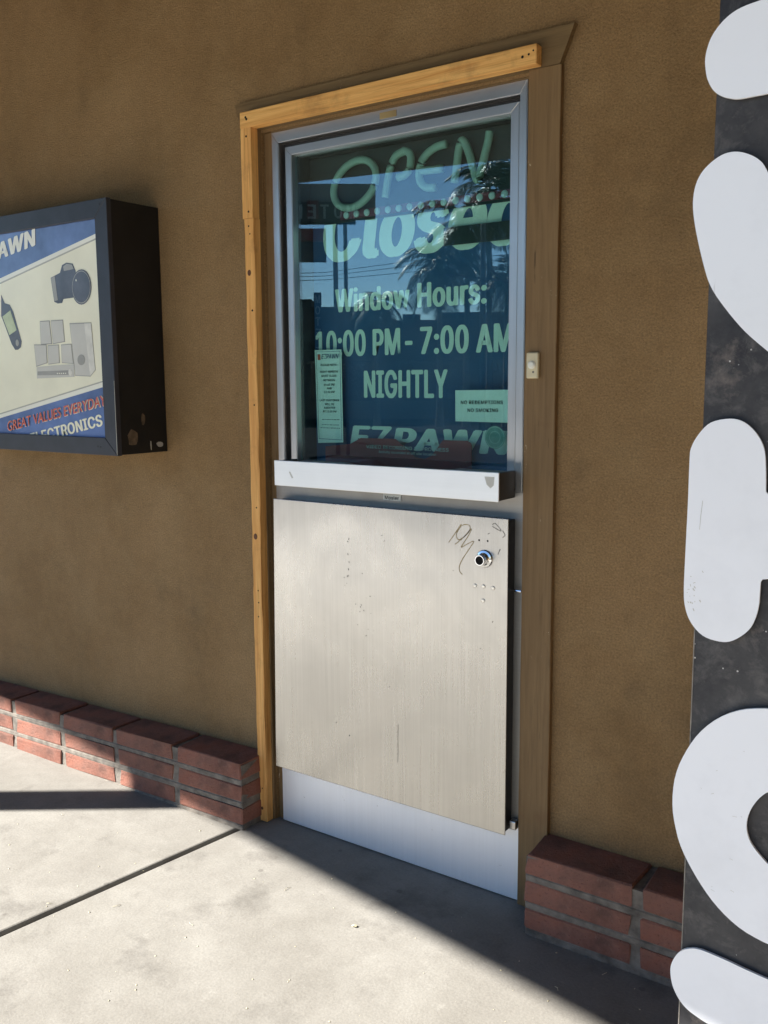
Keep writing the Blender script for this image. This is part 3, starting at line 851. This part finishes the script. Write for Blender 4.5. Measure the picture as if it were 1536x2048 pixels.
osg = thing('open_sign', 'unlit neon tube sign reading OPEN at the top of the window', 'neon sign', (-1.62, .100, 2.05))
mkbox('backing', M['backing'], osg, -2.012, -1.225, .098, .102, 2.058, 2.269)
def tube_part(name, pts, r=.0120):
    bm = bmesh.new()
    tube(bm, [(x, .084, z) for x, z in smooth_line(pts, 4)], r, 10)
    return finish(name, bm, M['tube'], osg, smooth=True)
tube_part('letter_tube', OPEN_O)
tube_part('letter_tube', OPEN_P)
et = tube_part('letter_tube', OPEN_E[0])
tube_part('letter_bar', OPEN_E[1])
tube_part('letter_tube', OPEN_N)
mkbox('border_strip', M['border_red'], osg, -1.885, -1.225, .0945, .0978, 2.066, 2.0905)
x = -1.86
while x < -1.23:
    bm = bmesh.new(); lathe_y(bm, x, 2.0785, [(.0112, .0944), (.0100, .091), (.005, .0893)], 14)
    finish('bulb', bm, M['bulb'], osg)
    x += .0405
tag(mkbox('window_bar', M['backing'], None, -1.492, -1.225, .088, .094, 1.951, 2.003, at=(-1.36, .09, 1.951)), 'dark strip across the lower right of the word Closed', 'bar')

nt1 = thing('paper_notice', 'tall narrow printed notice taped inside the left edge of the glass', 'notice', (-1.93, .085, 1.35))
bm = bmesh.new(); prism(bm, [(-1.992, 1.656), (-1.880, 1.656), (-1.877, 1.352), (-1.984, 1.347)], .0845, .0850)
finish('sheet', bm, M['paper'], nt1)
NY = .0841
def nl(s, xc, w, z, h, bold=.02, mat='ink', shear=0.0):
    lettering(s, (xc - w / 2, z), (xc + w / 2, z), h, NY, M[mat], nt1, bold, shear)
bm = bmesh.new()
for g in ([(-1.986, 1.650), (-1.886, 1.650)], [(-1.986, 1.650), (-1.979, 1.362)], [(-1.886, 1.650), (-1.883, 1.360)], [(-1.979, 1.362), (-1.883, 1.360)]):
    ribbon(bm, g, .0013, NY)
finish('border_line', bm, M['ink_blue'], nt1)
bm = bmesh.new(); prism(bm, [(-1.980, 1.642), (-1.968, 1.642), (-1.967, 1.623), (-1.979, 1.623)], NY - .0002, NY + .0001)
finish('emblem', bm, M['red_dot'], nt1)
nl('EZPAWN', -1.927, .074, 1.6265, .0155, .03, 'ink_blue', .2)
for s, w, z in (('PLEASE NOTE:', .070, 1.603), ('NIGHT WINDOW', .077, 1.581), ('MUST CLOSE', .064, 1.567), ('BETWEEN', .049, 1.553), ('11:45 PM', .045, 1.538), ('AND', .021, 1.526), ('12:30 PM', .045, 1.514),
                ('LAST CUSTOMER', .082, 1.487), ('WILL BE', .040, 1.474), ('ASSISTED', .048, 1.462), ('AT 11:30 PM', .058, 1.450)):
    nl(s, -1.932, w, z, .0068, .025)
for w, z in ((.066, 1.4265), (.070, 1.409), (.082, 1.3985)):       # three lines too small to read
    bm = bmesh.new(); x = -1.931 - w / 2
    while x < -1.931 + w / 2:
        d = random.uniform(.005, .012); ribbon(bm, [(x, z), (x + d, z)], .0018, NY); x += d + .0018
    finish('fine_print', bm, M['ink'], nt1)

nt2 = thing('paper_notice', 'small white notice reading NO REDEMPTIONS NO SMOKING at the lower right of the glass', 'notice', (-1.34, .05, 1.43))
bm = bmesh.new(); prism(bm, [(-1.4275, 1.5235), (-1.240, 1.5250), (-1.240, 1.4305), (-1.4265, 1.4315)], .0500, .0505)
finish('sheet', bm, M['paper'], nt2)
lettering('NO REDEMPTIONS', (-1.408, 1.4825), (-1.267, 1.4835), .0105, .0497, M['ink'], nt2, .03, 0, 1.05)
lettering('NO SMOKING', (-1.385, 1.4595), (-1.282, 1.4605), .0105, .0497, M['ink'], nt2, .03, 0, 1.05)

vid = thing('video_warning_sign', 'dark red video recording warning plate at the foot of the glass', 'sign', (-1.66, .08, 1.27))
bm = bmesh.new()
prism(bm, [(-1.948, 1.270), (-1.947, 1.337), (-1.842, 1.349), (-1.801, 1.369), (-1.663, 1.370), (-1.588, 1.3145), (-1.554, 1.311), (-1.528, 1.322), (-1.487, 1.372), (-1.402, 1.372), (-1.391, 1.367), (-1.387, 1.357), (-1.387, 1.270)], .078, .081)
finish('plate', bm, M['red_vinyl'], vid)
lettering('VIDEO RECORDING IN PROGRESS', (-1.778, 1.3375), (-1.466, 1.3365), .0105, .0776, M['ink_white'], vid, .012)
lettering('Activity recorded at off site location', (-1.729, 1.3235), (-1.512, 1.3225), .0080, .0776, M['ink_white'], vid, .0)
seal = thing('round_sticker', 'faint round seal sticker at the lower right corner of the glass', 'sticker', (-1.29, .05, 1.35))
def ring(name, x, z, r0, r1, y, mat, parent, n=32):
    bm = bmesh.new()
    a = [bm.verts.new((x + r0 * math.cos(2 * math.pi * i / n), y, z + r0 * math.sin(2 * math.pi * i / n))) for i in range(n)]
    b = [bm.verts.new((x + r1 * math.cos(2 * math.pi * i / n), y, z + r1 * math.sin(2 * math.pi * i / n))) for i in range(n)]
    for i in range(n): bm.faces.new((a[i], a[(i + 1) % n], b[(i + 1) % n], b[i]))
    return finish(name, bm, mat, parent)
M['seal'] = simple('faded_seal', (.12, .26, .25), .6, var=.2, scale=60)
M['seal_hi'] = simple('faded_seal_rim', (.30, .44, .40), .6, var=.2, scale=60)
bm = bmesh.new(); lathe_y(bm, -1.293, 1.387, [(.0335, .0503), (.0333, .0500)], 32); finish('disc', bm, M['seal'], seal)
ring('rim', -1.293, 1.387, .0290, .0325, .0497, M['seal_hi'], seal)
ring('rim', -1.293, 1.387, .0165, .0185, .0497, M['seal_hi'], seal)

# ------------------------------------------------------------------ door bell
bell = thing('door_bell', 'small ivory push button bell on the right hand casing board', 'doorbell', (-1.1375, -.02, 1.556))
bm = bmesh.new(); box(bm, -1.1550, -1.1195, -.0320, -.0185, 1.5560, 1.6265, .004, 3)
finish('case', bm, M['ivory'], bell)
bm = bmesh.new(); lathe_y(bm, -1.1375, 1.5925, [(.0115, -.0318), (.0112, -.0345), (.0095, -.0352), (.0088, -.0375), (.0060, -.0388)], 24)
finish('button', bm, M['print_white'], bell)
disc('scuff_mark', -1.1335, 1.5735, -.0321, .0032, M['scuff'], bell, .0002)

# ------------------------------------------------------------------ light box sign at the left
sg = thing('light_box_sign', 'black sign cabinet on the wall with a faded electronics print', 'sign', (-3.25, -.1, 1.30))
SX0, SX1, SZ0, SZ1 = -3.90, -2.6285, 1.2985, 2.1735
bm = bmesh.new(); box(bm, SX0, SX1 - .003, -.2150, -.0005, SZ0 + .002, SZ1 - .002, .002, 1)
finish('cabinet', bm, M['cabinet'], sg)
ix0, ix1, iz0, iz1 = SX0 + .06, -2.6935, 1.3605, 2.1115
for pts in ([(SX0, SZ1), (SX0, SZ0), (ix0, iz0), (ix0, iz1)], [(SX1, SZ0), (SX1, SZ1), (ix1, iz1), (ix1, iz0)],
            [(SX0, SZ1), (ix0, iz1), (ix1, iz1), (SX1, SZ1)], [(SX0, SZ0), (SX1, SZ0), (ix1, iz0), (ix0, iz0)]):
    cxm = sum(p[0] for p in pts) / 4; czm = sum(p[1] for p in pts) / 4
    pts = [(x + (cxm - x) * .0008, z + (czm - z) * .0008) for x, z in pts]
    bm = bmesh.new(); prism(bm, pts, -.2330, -.2140)
    bmesh.ops.bevel(bm, geom=[e for e in bm.edges if e.verts[0].co.y < -.2329 and e.verts[1].co.y < -.2329], offset=.0014, segments=1, affect='EDGES')
    finish('frame_bar', bm, M['cab_frame'], sg)
def lin(p, q_, x): return p[1] + (q_[1] - p[1]) * (x - p[0]) / (q_[0] - p[0])
LX, RX = ix0 - .004, ix1 + .004
t0, t1 = SIGN['band_top'][1], SIGN['band_top'][2]
w0, w1 = SIGN['white_top'][1], SIGN['white_top'][2]
g0, g1 = SIGN['line_top'][1], SIGN['line_top'][2]
h0, h1 = SIGN['line_low'][0], SIGN['line_low'][3]
i0, i1 = SIGN['line_low'][1], SIGN['line_low'][2]
j0, j1 = SIGN['white_low'][1], SIGN['white_low'][2]
FY = -.2180
flat('print_sheet', [(LX, iz0 - .004), (RX, iz0 - .004), (RX, iz1 + .004), (LX, iz1 + .004)], FY, M['cream'], sg, .002)
FY -= .0021
def strip(name, a0, a1, b0, b1, mat):
    pts = [(LX, lin(a0, a1, LX)), (RX, lin(a0, a1, RX)), (RX, lin(b0, b1, RX)), (LX, lin(b0, b1, LX))]
    flat(name, pts, FY, mat, sg)
flat('print_band', [(LX, iz1 + .004), (RX, iz1 + .004), (RX, lin(t0, t1, RX)), (LX, lin(t0, t1, LX))], FY, M['print_blue'], sg)
strip('print_stripe', t0, t1, w0, w1, M['print_white'])
strip('print_line', w0, w1, g0, g1, M['print_line'])
strip('print_line', h0, h1, i0, i1, M['print_line'])
strip('print_stripe', i0, i1, j0, j1, M['print_white'])
flat('print_band', [(LX, iz0 - .004), (RX, iz0 - .004), (RX, lin(j0, j1, RX)), (LX, lin(j0, j1, LX))], FY, M['print_blue'], sg)
FY2 = FY - .0006
cm = flat('printed_camera', SIGN['camera'], FY2, M['print_dark'], sg)
flat('printed_lens', SIGN['lens'], FY2 - .0006, M['print_dark'], cm)
lens2 = [(-2.797 + (x + 2.797) * .93, 1.888 + (z - 1.888) * .93) for x, z in SIGN['lens']]
flat('lens_face', lens2, FY2 - .0011, M['print_mid'], cm)
lens3 = [(-2.797 + (x + 2.797) * .88, 1.888 + (z - 1.888) * .88) for x, z in SIGN['lens']]
flat('lens_glass', lens3, FY2 - .0016, M['print_dark'], cm)
gp = flat('printed_gps', SIGN['gps'], FY2, M['print_dark'], sg)
M['print_green'] = simple('printed_pale_green', (.50, .56, .36), .25, var=.15, scale=30)
flat('gps_screen', SIGN['gps_screen'], FY2 - .0006, M['print_green'], gp)
def grow(pts, f):
    cx_ = sum(p[0] for p in pts) / len(pts); cz_ = sum(p[1] for p in pts) / len(pts)
    return [(cx_ + (x - cx_) * f, cz_ + (z - cz_) * f) for x, z in pts]
M['print_pale'] = simple('printed_pale_grey', (.70, .68, .61), .22, var=.10, scale=30)
for nm in ('spk_a', 'spk_b', 'spk_c', 'spk_d', 'spk_e'):
    so = flat('printed_speaker', grow(SIGN[nm], 1.05), FY2, M['print_mid'], sg)
    flat('speaker_grille', grow(SIGN[nm], .97), FY2 - .0006, M['print_grey'], so)
for i in range(5): flat('amplifier_button', [(-2.962 + i * .012, 1.5865), (-2.956 + i * .012, 1.5865), (-2.956 + i * .012, 1.5905), (-2.962 + i * .012, 1.5905)], FY2 - .0012, M['print_white'], sg)
flat('amplifier_dial', [(-2.884 + .0105 * math.cos(t * .524), 1.5915 + .0125 * math.sin(t * .524)) for t in range(12)], FY2 - .0012, M['print_pale'], sg)
flat('camera_grip', [(-2.967, 1.930), (-2.945, 1.936), (-2.934, 1.850), (-2.954, 1.848)], FY2 - .0006, M['print_mid'], cm)
flat('camera_top', [(-2.893, 1.966), (-2.872, 1.974), (-2.843, 1.969), (-2.834, 1.953), (-2.890, 1.950)], FY2 - .0006, M['print_mid'], cm)
flat('lens_glint', [(-2.822 + .003 * math.cos(t * .785), 1.913 + .004 * math.sin(t * .785)) for t in range(8)], FY2 - .0022, M['print_white'], cm)
flat('gps_key', [(-3.196 + .010 * math.cos(t * .6283), 1.706 + .013 * math.sin(t * .6283)) for t in range(10)], FY2 - .0006, M['print_mid'], gp)
am = flat('printed_amplifier', SIGN['amp'], FY2 - .0003, M['print_grey'], sg)
flat('amplifier_panel', SIGN['amp_dark'], FY2 - .0006, M['print_mid'], am)
sb = flat('printed_subwoofer', grow(SIGN['sub'], 1.02), FY2, M['print_mid'], sg)
flat('subwoofer_side', [(-2.7905, 1.762), (-2.7538, 1.7617), (-2.7432, 1.5992), (-2.7724, 1.5772)], FY2 - .0009, M['print_pale'], sb)
flat('subwoofer_front', grow(SIGN['sub'], .985), FY2 - .0004, M['print_grey'], sb)
flat('speaker_port', SIGN['sub_hole'], FY2 - .0014, M['print_mid'], sb)
def sign_text(s, key, mat, y, bold, shear, outline=0.0):
    a, b, t = SIGN[key]
    h = math.hypot(t[0] - b[0], t[1] - b[1])
    if outline:
        lettering(s, (a[0] - .004, a[1] - .0015), (b[0] + .004, b[1] - .0015), h * 1.06, y + .0018, M['print_white'], sg, bold + outline, shear)
    lettering(s, a, b, h, y, M[mat], sg, bold, shear)
sign_text('PAWN', 'pawn', 'print_white', FY2 - .0004, .05, .22)
PLAIN = True
sign_text('GREAT VALUES EVERYDAY', 'great', 'print_red', FY2 - .0030, .016, .18, .03)
PLAIN = False
sign_text('ELECTRONICS', 'elec', 'cream', FY2 - .0004, .045, .0)
for x, z in ((-2.664, 2.155), (-2.650, 1.318), (-2.72, 1.327), (-2.735, 1.329)): disc('screw', x, z, -.2331, .0036, M['gasket'], sg, .0008)
bm = bmesh.new(); prism(bm, [(-2.632, 1.302), (-2.6295, 1.302), (-2.6288, 1.56), (-2.6303, 1.56)], -.2336, -.2331)
finish('bare_edge', bm, M['print_line'], sg)
# torn label and worn patches on the visible end of the cabinet
def side_patch(name, ys, zs, mat, n=9):
    bm = bmesh.new()
    cy, cz = sum(ys) / 2, sum(zs) / 2
    vs = []
    for i in range(n):
        t = 2 * math.pi * i / n; r = random.uniform(.75, 1.1)
        vs.append(bm.verts.new((SX1 - .0024, cy + (ys[1] - ys[0]) / 2 * r * math.cos(t), cz + (zs[1] - zs[0]) / 2 * r * math.sin(t))))
    bm.faces.new(vs)
    return finish(name, bm, mat, sg)
M['rust'] = simple('worn_primer', (.11, .075, .045), .8, var=.4, scale=60)
side_patch('torn_label', (-.055, -.018), (1.318, 1.340), M['print_mid'])
side_patch('worn_patch', (-.185, -.135), (1.325, 1.395), M['rust'], 13)
side_patch('worn_patch', (-.12, -.10), (1.40, 1.445), M['rust'], 11)
side_patch('worn_patch', (-.083, -.076), (1.308, 1.348), M['print_line'], 8)

# ------------------------------------------------------------------ tall black column with white plate letters
colx0 = -.3142
colm = thing('lettered_column', 'tall dusty black board column with white rounded letters at the right', 'sign', (colx0 + .15, LETTER_Y + .06, 0))
bm = bmesh.new(); box(bm, colx0, colx0 + .30, LETTER_Y + .0075, LETTER_Y + .10, .0, 2.999, .0012, 1)
board = finish('board', bm, M['col'], colm)
mkbox('worn_edge', M['worn'], colm, colx0 - .0004, colx0 + .0009, LETTER_Y + .0070, LETTER_Y + .012, .02, 1.335)
def mirror(pts, cx): return [(2 * cx - x, z) for x, z in pts]
def plate(outline, hole=None):
    y0, y1 = LETTER_Y, LETTER_Y + .0035
    bm = bmesh.new()
    if hole is None:
        prism(bm, outline, y0, y1)
    else:
        n = len(outline)
        A = [bm.verts.new((x, y0, z)) for x, z in outline]; B = [bm.verts.new((x, y0, z)) for x, z in hole]
        C = [bm.verts.new((x, y1, z)) for x, z in outline]; D = [bm.verts.new((x, y1, z)) for x, z in hole]
        for i in range(n):
            j = (i + 1) % n
            bm.faces.new((A[i], A[j], B[j], B[i])); bm.faces.new((C[i], D[i], D[j], C[j]))
            bm.faces.new((A[i], C[i], C[j], A[j])); bm.faces.new((B[i], B[j], D[j], D[i]))
    o = finish('plate_letter', bm, M['letter'], colm)
    bm = bmesh.new()
    xs = [p[0] for p in outline]; zs = [p[1] for p in outline]
    return o
cx = -.175
one = smooth_line(C_one, 4) ; one = one + [(x, z) for x, z in mirror(one, cx)[::-1]]
plate(one)
# V: left arm traced, right arm mirrored, notch between
two = smooth_line(C_two, 4)
V = two + [(-.215, 1.5585), (cx, 1.545)] + [(2 * cx + .215, 1.5585)] + mirror(two, cx)[::-1] + [(2 * cx + .240, 1.745), (cx, 1.655), (-.240, 1.745)]
plate(V)
three = C_three[:2] + smooth_line(C_three[1:-3], 4)[1:] + C_three[-3:]
Hh = three + mirror(three, -.175)[::-1]
plate(Hh)
bm = bmesh.new()
for k_ in range(16):
    x_ = -.3165 + rs.gauss(0, .0025); z_ = 1.300 + rs.gauss(0, .010)
    ribbon(bm, [(x_, z_), (x_ + rs.uniform(-.002, .003), z_ + rs.uniform(-.003, .003))], rs.uniform(.0006, .0016), LETTER_Y - .0003)
ribbon(bm, [(-.3085, 1.412), (-.3100, 1.395), (-.3108, 1.378)], .0005, LETTER_Y - .0003)
ribbon(bm, [(-.3060, 1.330), (-.3045, 1.328)], .0008, LETTER_Y - .0003)
for k_ in range(10):
    x_ = rs.uniform(-.31, -.23); z_ = rs.uniform(.93, 1.15)
    ribbon(bm, [(x_, z_), (x_ + rs.uniform(.001, .006), z_ + rs.uniform(-.002, .002))], .0004, LETTER_Y - .0003)
finish('scuff_marks', bm, M['print_grey'], colm)
four = smooth_line(C_four, 4); fo = four + mirror(four, -.170)[::-1]
hl = smooth_line(C_hole, 4); hn = hl + mirror(hl, -.170)[::-1]
def resample(pts, n):
    # n points at equal angle round the centre
    cxx = -.170; czz = (max(p[1] for p in pts) + min(p[1] for p in pts)) / 2
    out = []
    m = len(pts)
    for i in range(n):
        t = 2 * math.pi * i / n
        dx, dz = math.cos(t), math.sin(t)
        best = None
        for a in range(m):
            (x1, z1), (x2, z2) = pts[a], pts[(a + 1) % m]
            ex, ez = x2 - x1, z2 - z1
            den = dx * ez - dz * ex
            if abs(den) < 1e-12: continue
            s = ((x1 - cxx) * ez - (z1 - czz) * ex) / den
            u = ((x1 - cxx) * dz - (z1 - czz) * dx) / den
            if s > 0 and -1e-6 <= u <= 1 + 1e-6 and (best is None or s > best): best = s
        out.append((cxx + dx * best, czz + dz * best))
    return out
plate(resample(fo, 96), resample(hn, 96))
five = smooth_line(C_five, 4)
plate(five + [(-.22, .7640), (-.10, .7640), (-.05, .79), (-.04, .82), (-.06, .848), (-.10, .8520)])

# ------------------------------------------------------------------ litter on the pavement
bm = bmesh.new()
rl = random.Random(11)
for i in range(150):
    x = rl.uniform(-2.9, -.7); y = rl.uniform(-1.25, -.16)
    a = rl.uniform(0, 6.28); s = rl.uniform(.0012, .0042)
    if i % 9 == 0:
        l = rl.uniform(.010, .026)
        tube(bm, [(x, y, .0016), (x + math.cos(a) * l * .5, y + math.sin(a) * l * .5, .004), (x + math.cos(a + .3) * l, y + math.sin(a + .3) * l, .0016)], .0007, 4)
    else:
        n = rl.choice((3, 4, 5))
        vs = [bm.verts.new((x + s * rl.uniform(.5, 1.1) * math.cos(a + 6.283 * k / n), y + s * rl.uniform(.5, 1.1) * math.sin(a + 6.283 * k / n), .0008)) for k in range(n)]
        t = bm.verts.new((x, y, .0008 + s * .5))
        for k in range(n): bm.faces.new((vs[k], vs[(k + 1) % n], t))
lit = finish('litter', bm, M['straw'])
lit['kind'] = 'stuff'
tag(lit, 'scattered straw and paper crumbs on the concrete pavement', 'litter')
lf = bmesh.new()
p = Vector((-1.50, -.385, .002))
vs = [lf.verts.new(p + Vector(v)) for v in ((-.008, -.003, 0), (0, -.006, .003), (.009, -.001, .001), (.007, .005, .003), (-.004, .005, .003))]
c_ = lf.verts.new(p + Vector((0, 0, .005)))
for i in range(5): lf.faces.new((vs[i], vs[(i + 1) % 5], c_))
tag(finish('dry_leaf', lf, M['straw']), 'small yellow dry leaf on the sunlit concrete before the door', 'leaf')

# ------------------------------------------------------------------ across the lot: what the glass reflects
def palm(loc, height, crown, label, seed, lean=(0, 0)):
    rp = random.Random(seed)
    root = thing('palm_tree', label, 'palm tree', loc, 'palms across the lot')
    L = Vector(loc)
    bm = bmesh.new()
    pts = []; rad = []
    for i in range(9):
        t = i / 8
        pts.append(L + Vector((lean[0] * t * t, lean[1] * t * t, height * t))); rad.append(.13 - .045 * t + (.05 if i == 0 else 0))
    tube(bm, pts, rad, 10)
    finish('trunk', bm, M['trunk'], root)
    top = pts[-1]
    bm = bmesh.new()
    for f in range(26):
        az = 2.4 * f + rp.uniform(-.3, .3)
        el = rp.uniform(-.15, 1.25) if f < 20 else rp.uniform(-.9, -.2)
        ln = crown * rp.uniform(.8, 1.12)
        h = Vector((math.cos(az), math.sin(az), 0)); side = Vector((-math.sin(az), math.cos(az), 0))
        prev = top.copy(); d = h * math.cos(el) + Vector((0, 0, math.sin(el)))
        spine = [prev.copy()]
        N = 20
        for s in range(N):
            d = (d + Vector((0, 0, -.105))).normalized()
            prev = prev + d * (ln / N); spine.append(prev.copy())
        tube(bm, spine[::2], [.022 * (1 - .9 * i / (N / 2)) + .003 for i in range(len(spine[::2]))], 4, False)
        for s in range(3, N + 1):
            t = s / N
            ll = crown * .30 * (math.sin(math.pi * (t * .85 + .12)) ** .6) * rp.uniform(.85, 1.15)
            for sg_ in (-1, 1):
                for half in (0, .5):
                    b0 = spine[s] if half == 0 else (spine[s] + spine[s - 1]) / 2
                    dv = (spine[s] - spine[s - 1]).normalized()
                    tip = b0 + (side * sg_ * .75 + dv * .55 + Vector((0, 0, -.35 + rp.uniform(-.25, .2)))).normalized() * ll
                    midp = (b0 + tip) / 2 + Vector((0, 0, ll * .10))
                    w = dv * .022 * crown / 1.8
                    v = [bm.verts.new(q_) for q_ in (b0 - w * .4, midp - w, tip, midp + w, b0 + w * .4)]
                    bm.faces.new((v[0], v[1], v[3], v[4])); bm.faces.new((v[1], v[2], v[3]))
    finish('crown', bm, M['frond'], root)
    return root
G = -.14
palm((-17.48, -27.90, G), 7.4, 2.3, 'slim palm across the lot, left of the taller pair', 1)
palm((-16.75, -28.30, G), 8.6, 2.1, 'tallest slim palm across the lot', 2, (-.1, 0))
palm((-15.90, -28.75, G), 8.2, 2.2, 'slim palm across the lot, rightmost in the glass', 3)
palm((-18.35, -27.40, G), 5.9, 2.1, 'shorter bushy palm left of the slim palms', 4)
palm((-20.30, -26.10, G), 4.6, 1.6, 'lowest palm among the palms across the lot', 5)
palm((-16.20, -28.60, G), 5.4, 1.8, 'low palm beneath the rightmost tall palm', 6)

ps = thing('motel_sign', 'dark motel sign on two poles across the lot', 'sign', (-12.25, -13.4, G))
dirv = Vector((.79, -.61, 0)); nrmv = Vector((.61, .79, 0))         # along the sign, and towards the door
O0 = Vector((-12.95, -12.85, 0))
def sbox(name, s0, s1, z0, z1, n0, n1, mat, parent):
    bm = bmesh.new(); box(bm, s0, s1, n0, n1, z0, z1)
    for v in bm.verts:
        w = O0 + dirv * v.co.x + nrmv * v.co.y; v.co = (w.x, w.y, v.co.z)
    return finish(name, bm, mat, parent)
sbox('upper_box', -.6, 1.70, 4.97, 5.62, -.5, -.02, M['sign_grey'], ps)
sbox('motel_box', -.2, 1.28, 4.79, 5.20, .02, .3, M['sign_dark'], ps)
sbox('red_box', .28, .52, 4.86, 5.22, .301, .33, M['sign_red'], ps)
sbox('lower_box', -.3, .66, 4.44, 4.68, .0, .25, M['sign_red'], ps)
sbox('lower_box', -.3, .66, 4.03, 4.41, .0, .25, M['sign_dark'], ps)
sbox('pole', .80, .90, G, 4.03, .06, .16, M['pole'], ps)
sbox('pole', .80, .90, 4.03, 4.79, .06, .16, M['pole'], ps)
sbox('pole', 1.02, 1.10, G, 4.79, .06, .14, M['pole'], ps)
# letters read from the door side; s runs to the viewer's left seen from the door
for ch, s in zip('MOTEL', (1.18, .92, .64, .38, .10)):
    bmx = text_bm(ch, .03)
    xs = [v.co.x for v in bmx.verts]; ys = [v.co.y for v in bmx.verts]
    for v in bmx.verts:
        u = (v.co.x - min(xs)) / (max(xs) - min(xs)) - .5; h = (v.co.y - min(ys)) / (max(ys) - min(ys))
        w = O0 + dirv * (s - u * .17) + nrmv * .34; v.co = (w.x, w.y, 4.86 + h * .28)
    off = origin_of(ps); bmesh.ops.translate(bmx, verts=bmx.verts, vec=-off)
    me = bpy.data.meshes.new('lettering'); bmx.to_mesh(me); bmx.free(); link('lettering', me, M['sign_letter'], ps)

vb = thing('vertical_sign', 'narrow upright sign board with stacked letters beyond the lot', 'sign', (-18.87, -20.9, G))
bm = bmesh.new(); box(bm, -.12, .12, -.1, 0, 2.55, 4.35)
bmx2 = bmesh.new()
for v in bm.verts:
    w = Vector((-18.87, -20.9, 0)) + dirv * v.co.x + nrmv * v.co.y; v.co = (w.x, w.y, v.co.z)
finish('board', bm, M['sign_dark'], vb); bmx2.free()
bm = bmesh.new(); tube(bm, [(-18.87, -20.95, G), (-18.87, -20.95, 2.55)], .06, 8); finish('pole', bm, M['pole'], vb)
for ch, zc in zip('MOTEL', (4.02, 3.67, 3.32, 2.97, 2.62)):
    bmx = text_bm(ch, .02)
    xs = [v.co.x for v in bmx.verts]; ys = [v.co.y for v in bmx.verts]
    for v in bmx.verts:
        u = (v.co.x - min(xs)) / (max(xs) - min(xs)) - .5; h = (v.co.y - min(ys)) / (max(ys) - min(ys))
        w = Vector((-18.87, -20.9, 0)) - dirv * (u * .16) + nrmv * .01; v.co = (w.x, w.y, zc + h * .26)
    bmesh.ops.translate(bmx, verts=bmx.verts, vec=-origin_of(vb))
    me = bpy.data.meshes.new('lettering'); bmx.to_mesh(me); bmx.free(); link('lettering', me, M['sign_letter'], vb)

up = thing('utility_pole', 'thin utility pole with cross arms among the palms', 'utility pole', (-14.56, -23.81, G))
bm = bmesh.new(); tube(bm, [(-14.56, -23.81, G), (-14.56, -23.81, 6.4)], [.11, .08], 10); finish('shaft', bm, M['pole'], up)
bm = bmesh.new(); tube(bm, [(-15.6, -23.2, 4.87), (-13.6, -24.35, 4.62)], .035, 6); finish('cross_arm', bm, M['pole'], up)
bm = bmesh.new(); tube(bm, [(-15.0, -23.55, 5.75), (-13.9, -24.2, 4.5)], .045, 6); finish('brace', bm, M['pole'], up)
bm = bmesh.new()
for z0, z1 in ((6.10, 6.55), (5.96, 6.35), (5.80, 6.1)):
    tube(bm, [(-27.5, -26.8, z0 - .1), (-24.9, -28.9, z0), (-22.0, -31.0, z1), (-15, -36, z1 + .5)], .012, 4)
tag(finish('overhead_wires', bm, M['pole']), 'bundle of overhead wires across the sky beyond the lot', 'wires')

shop = thing('far_shop', 'long low dark shop building across the lot', 'building', (-22, -31, G))
sd = Vector((.83, -.557, 0)).normalized(); sn = Vector((sd.y, -sd.x, 0)); S0 = Vector((-27.5, -30.5, 0))
def fbox(name, s0, s1, n0, n1, z0, z1, mat):
    bm = bmesh.new(); box(bm, s0, s1, n0, n1, z0, z1)
    for v in bm.verts:
        w = S0 + sd * v.co.x - sn * v.co.y; v.co = (w.x, w.y, v.co.z)
    return finish(name, bm, mat, shop)
fbox('wall', -14, 26, -6, 0, G, 4.3, M['shop'])
for s0, s1, zt in ((-14, -3.2, 4.75), (-3.2, .4, 5.25), (.4, 2.6, 4.9), (4.5, 5.3, 4.55), (6.1, 9.8, 4.62), (11.2, 11.9, 4.9), (13, 16, 4.5)):
    fbox('parapet', s0, s1, -6.1, .1, 4.301, zt, M['shop'])
for i in range(9): fbox('shop_window', -12 + i * 4.1, -9.2 + i * 4.1, -.02, .03, .7, 2.5, M['shop_glass'])
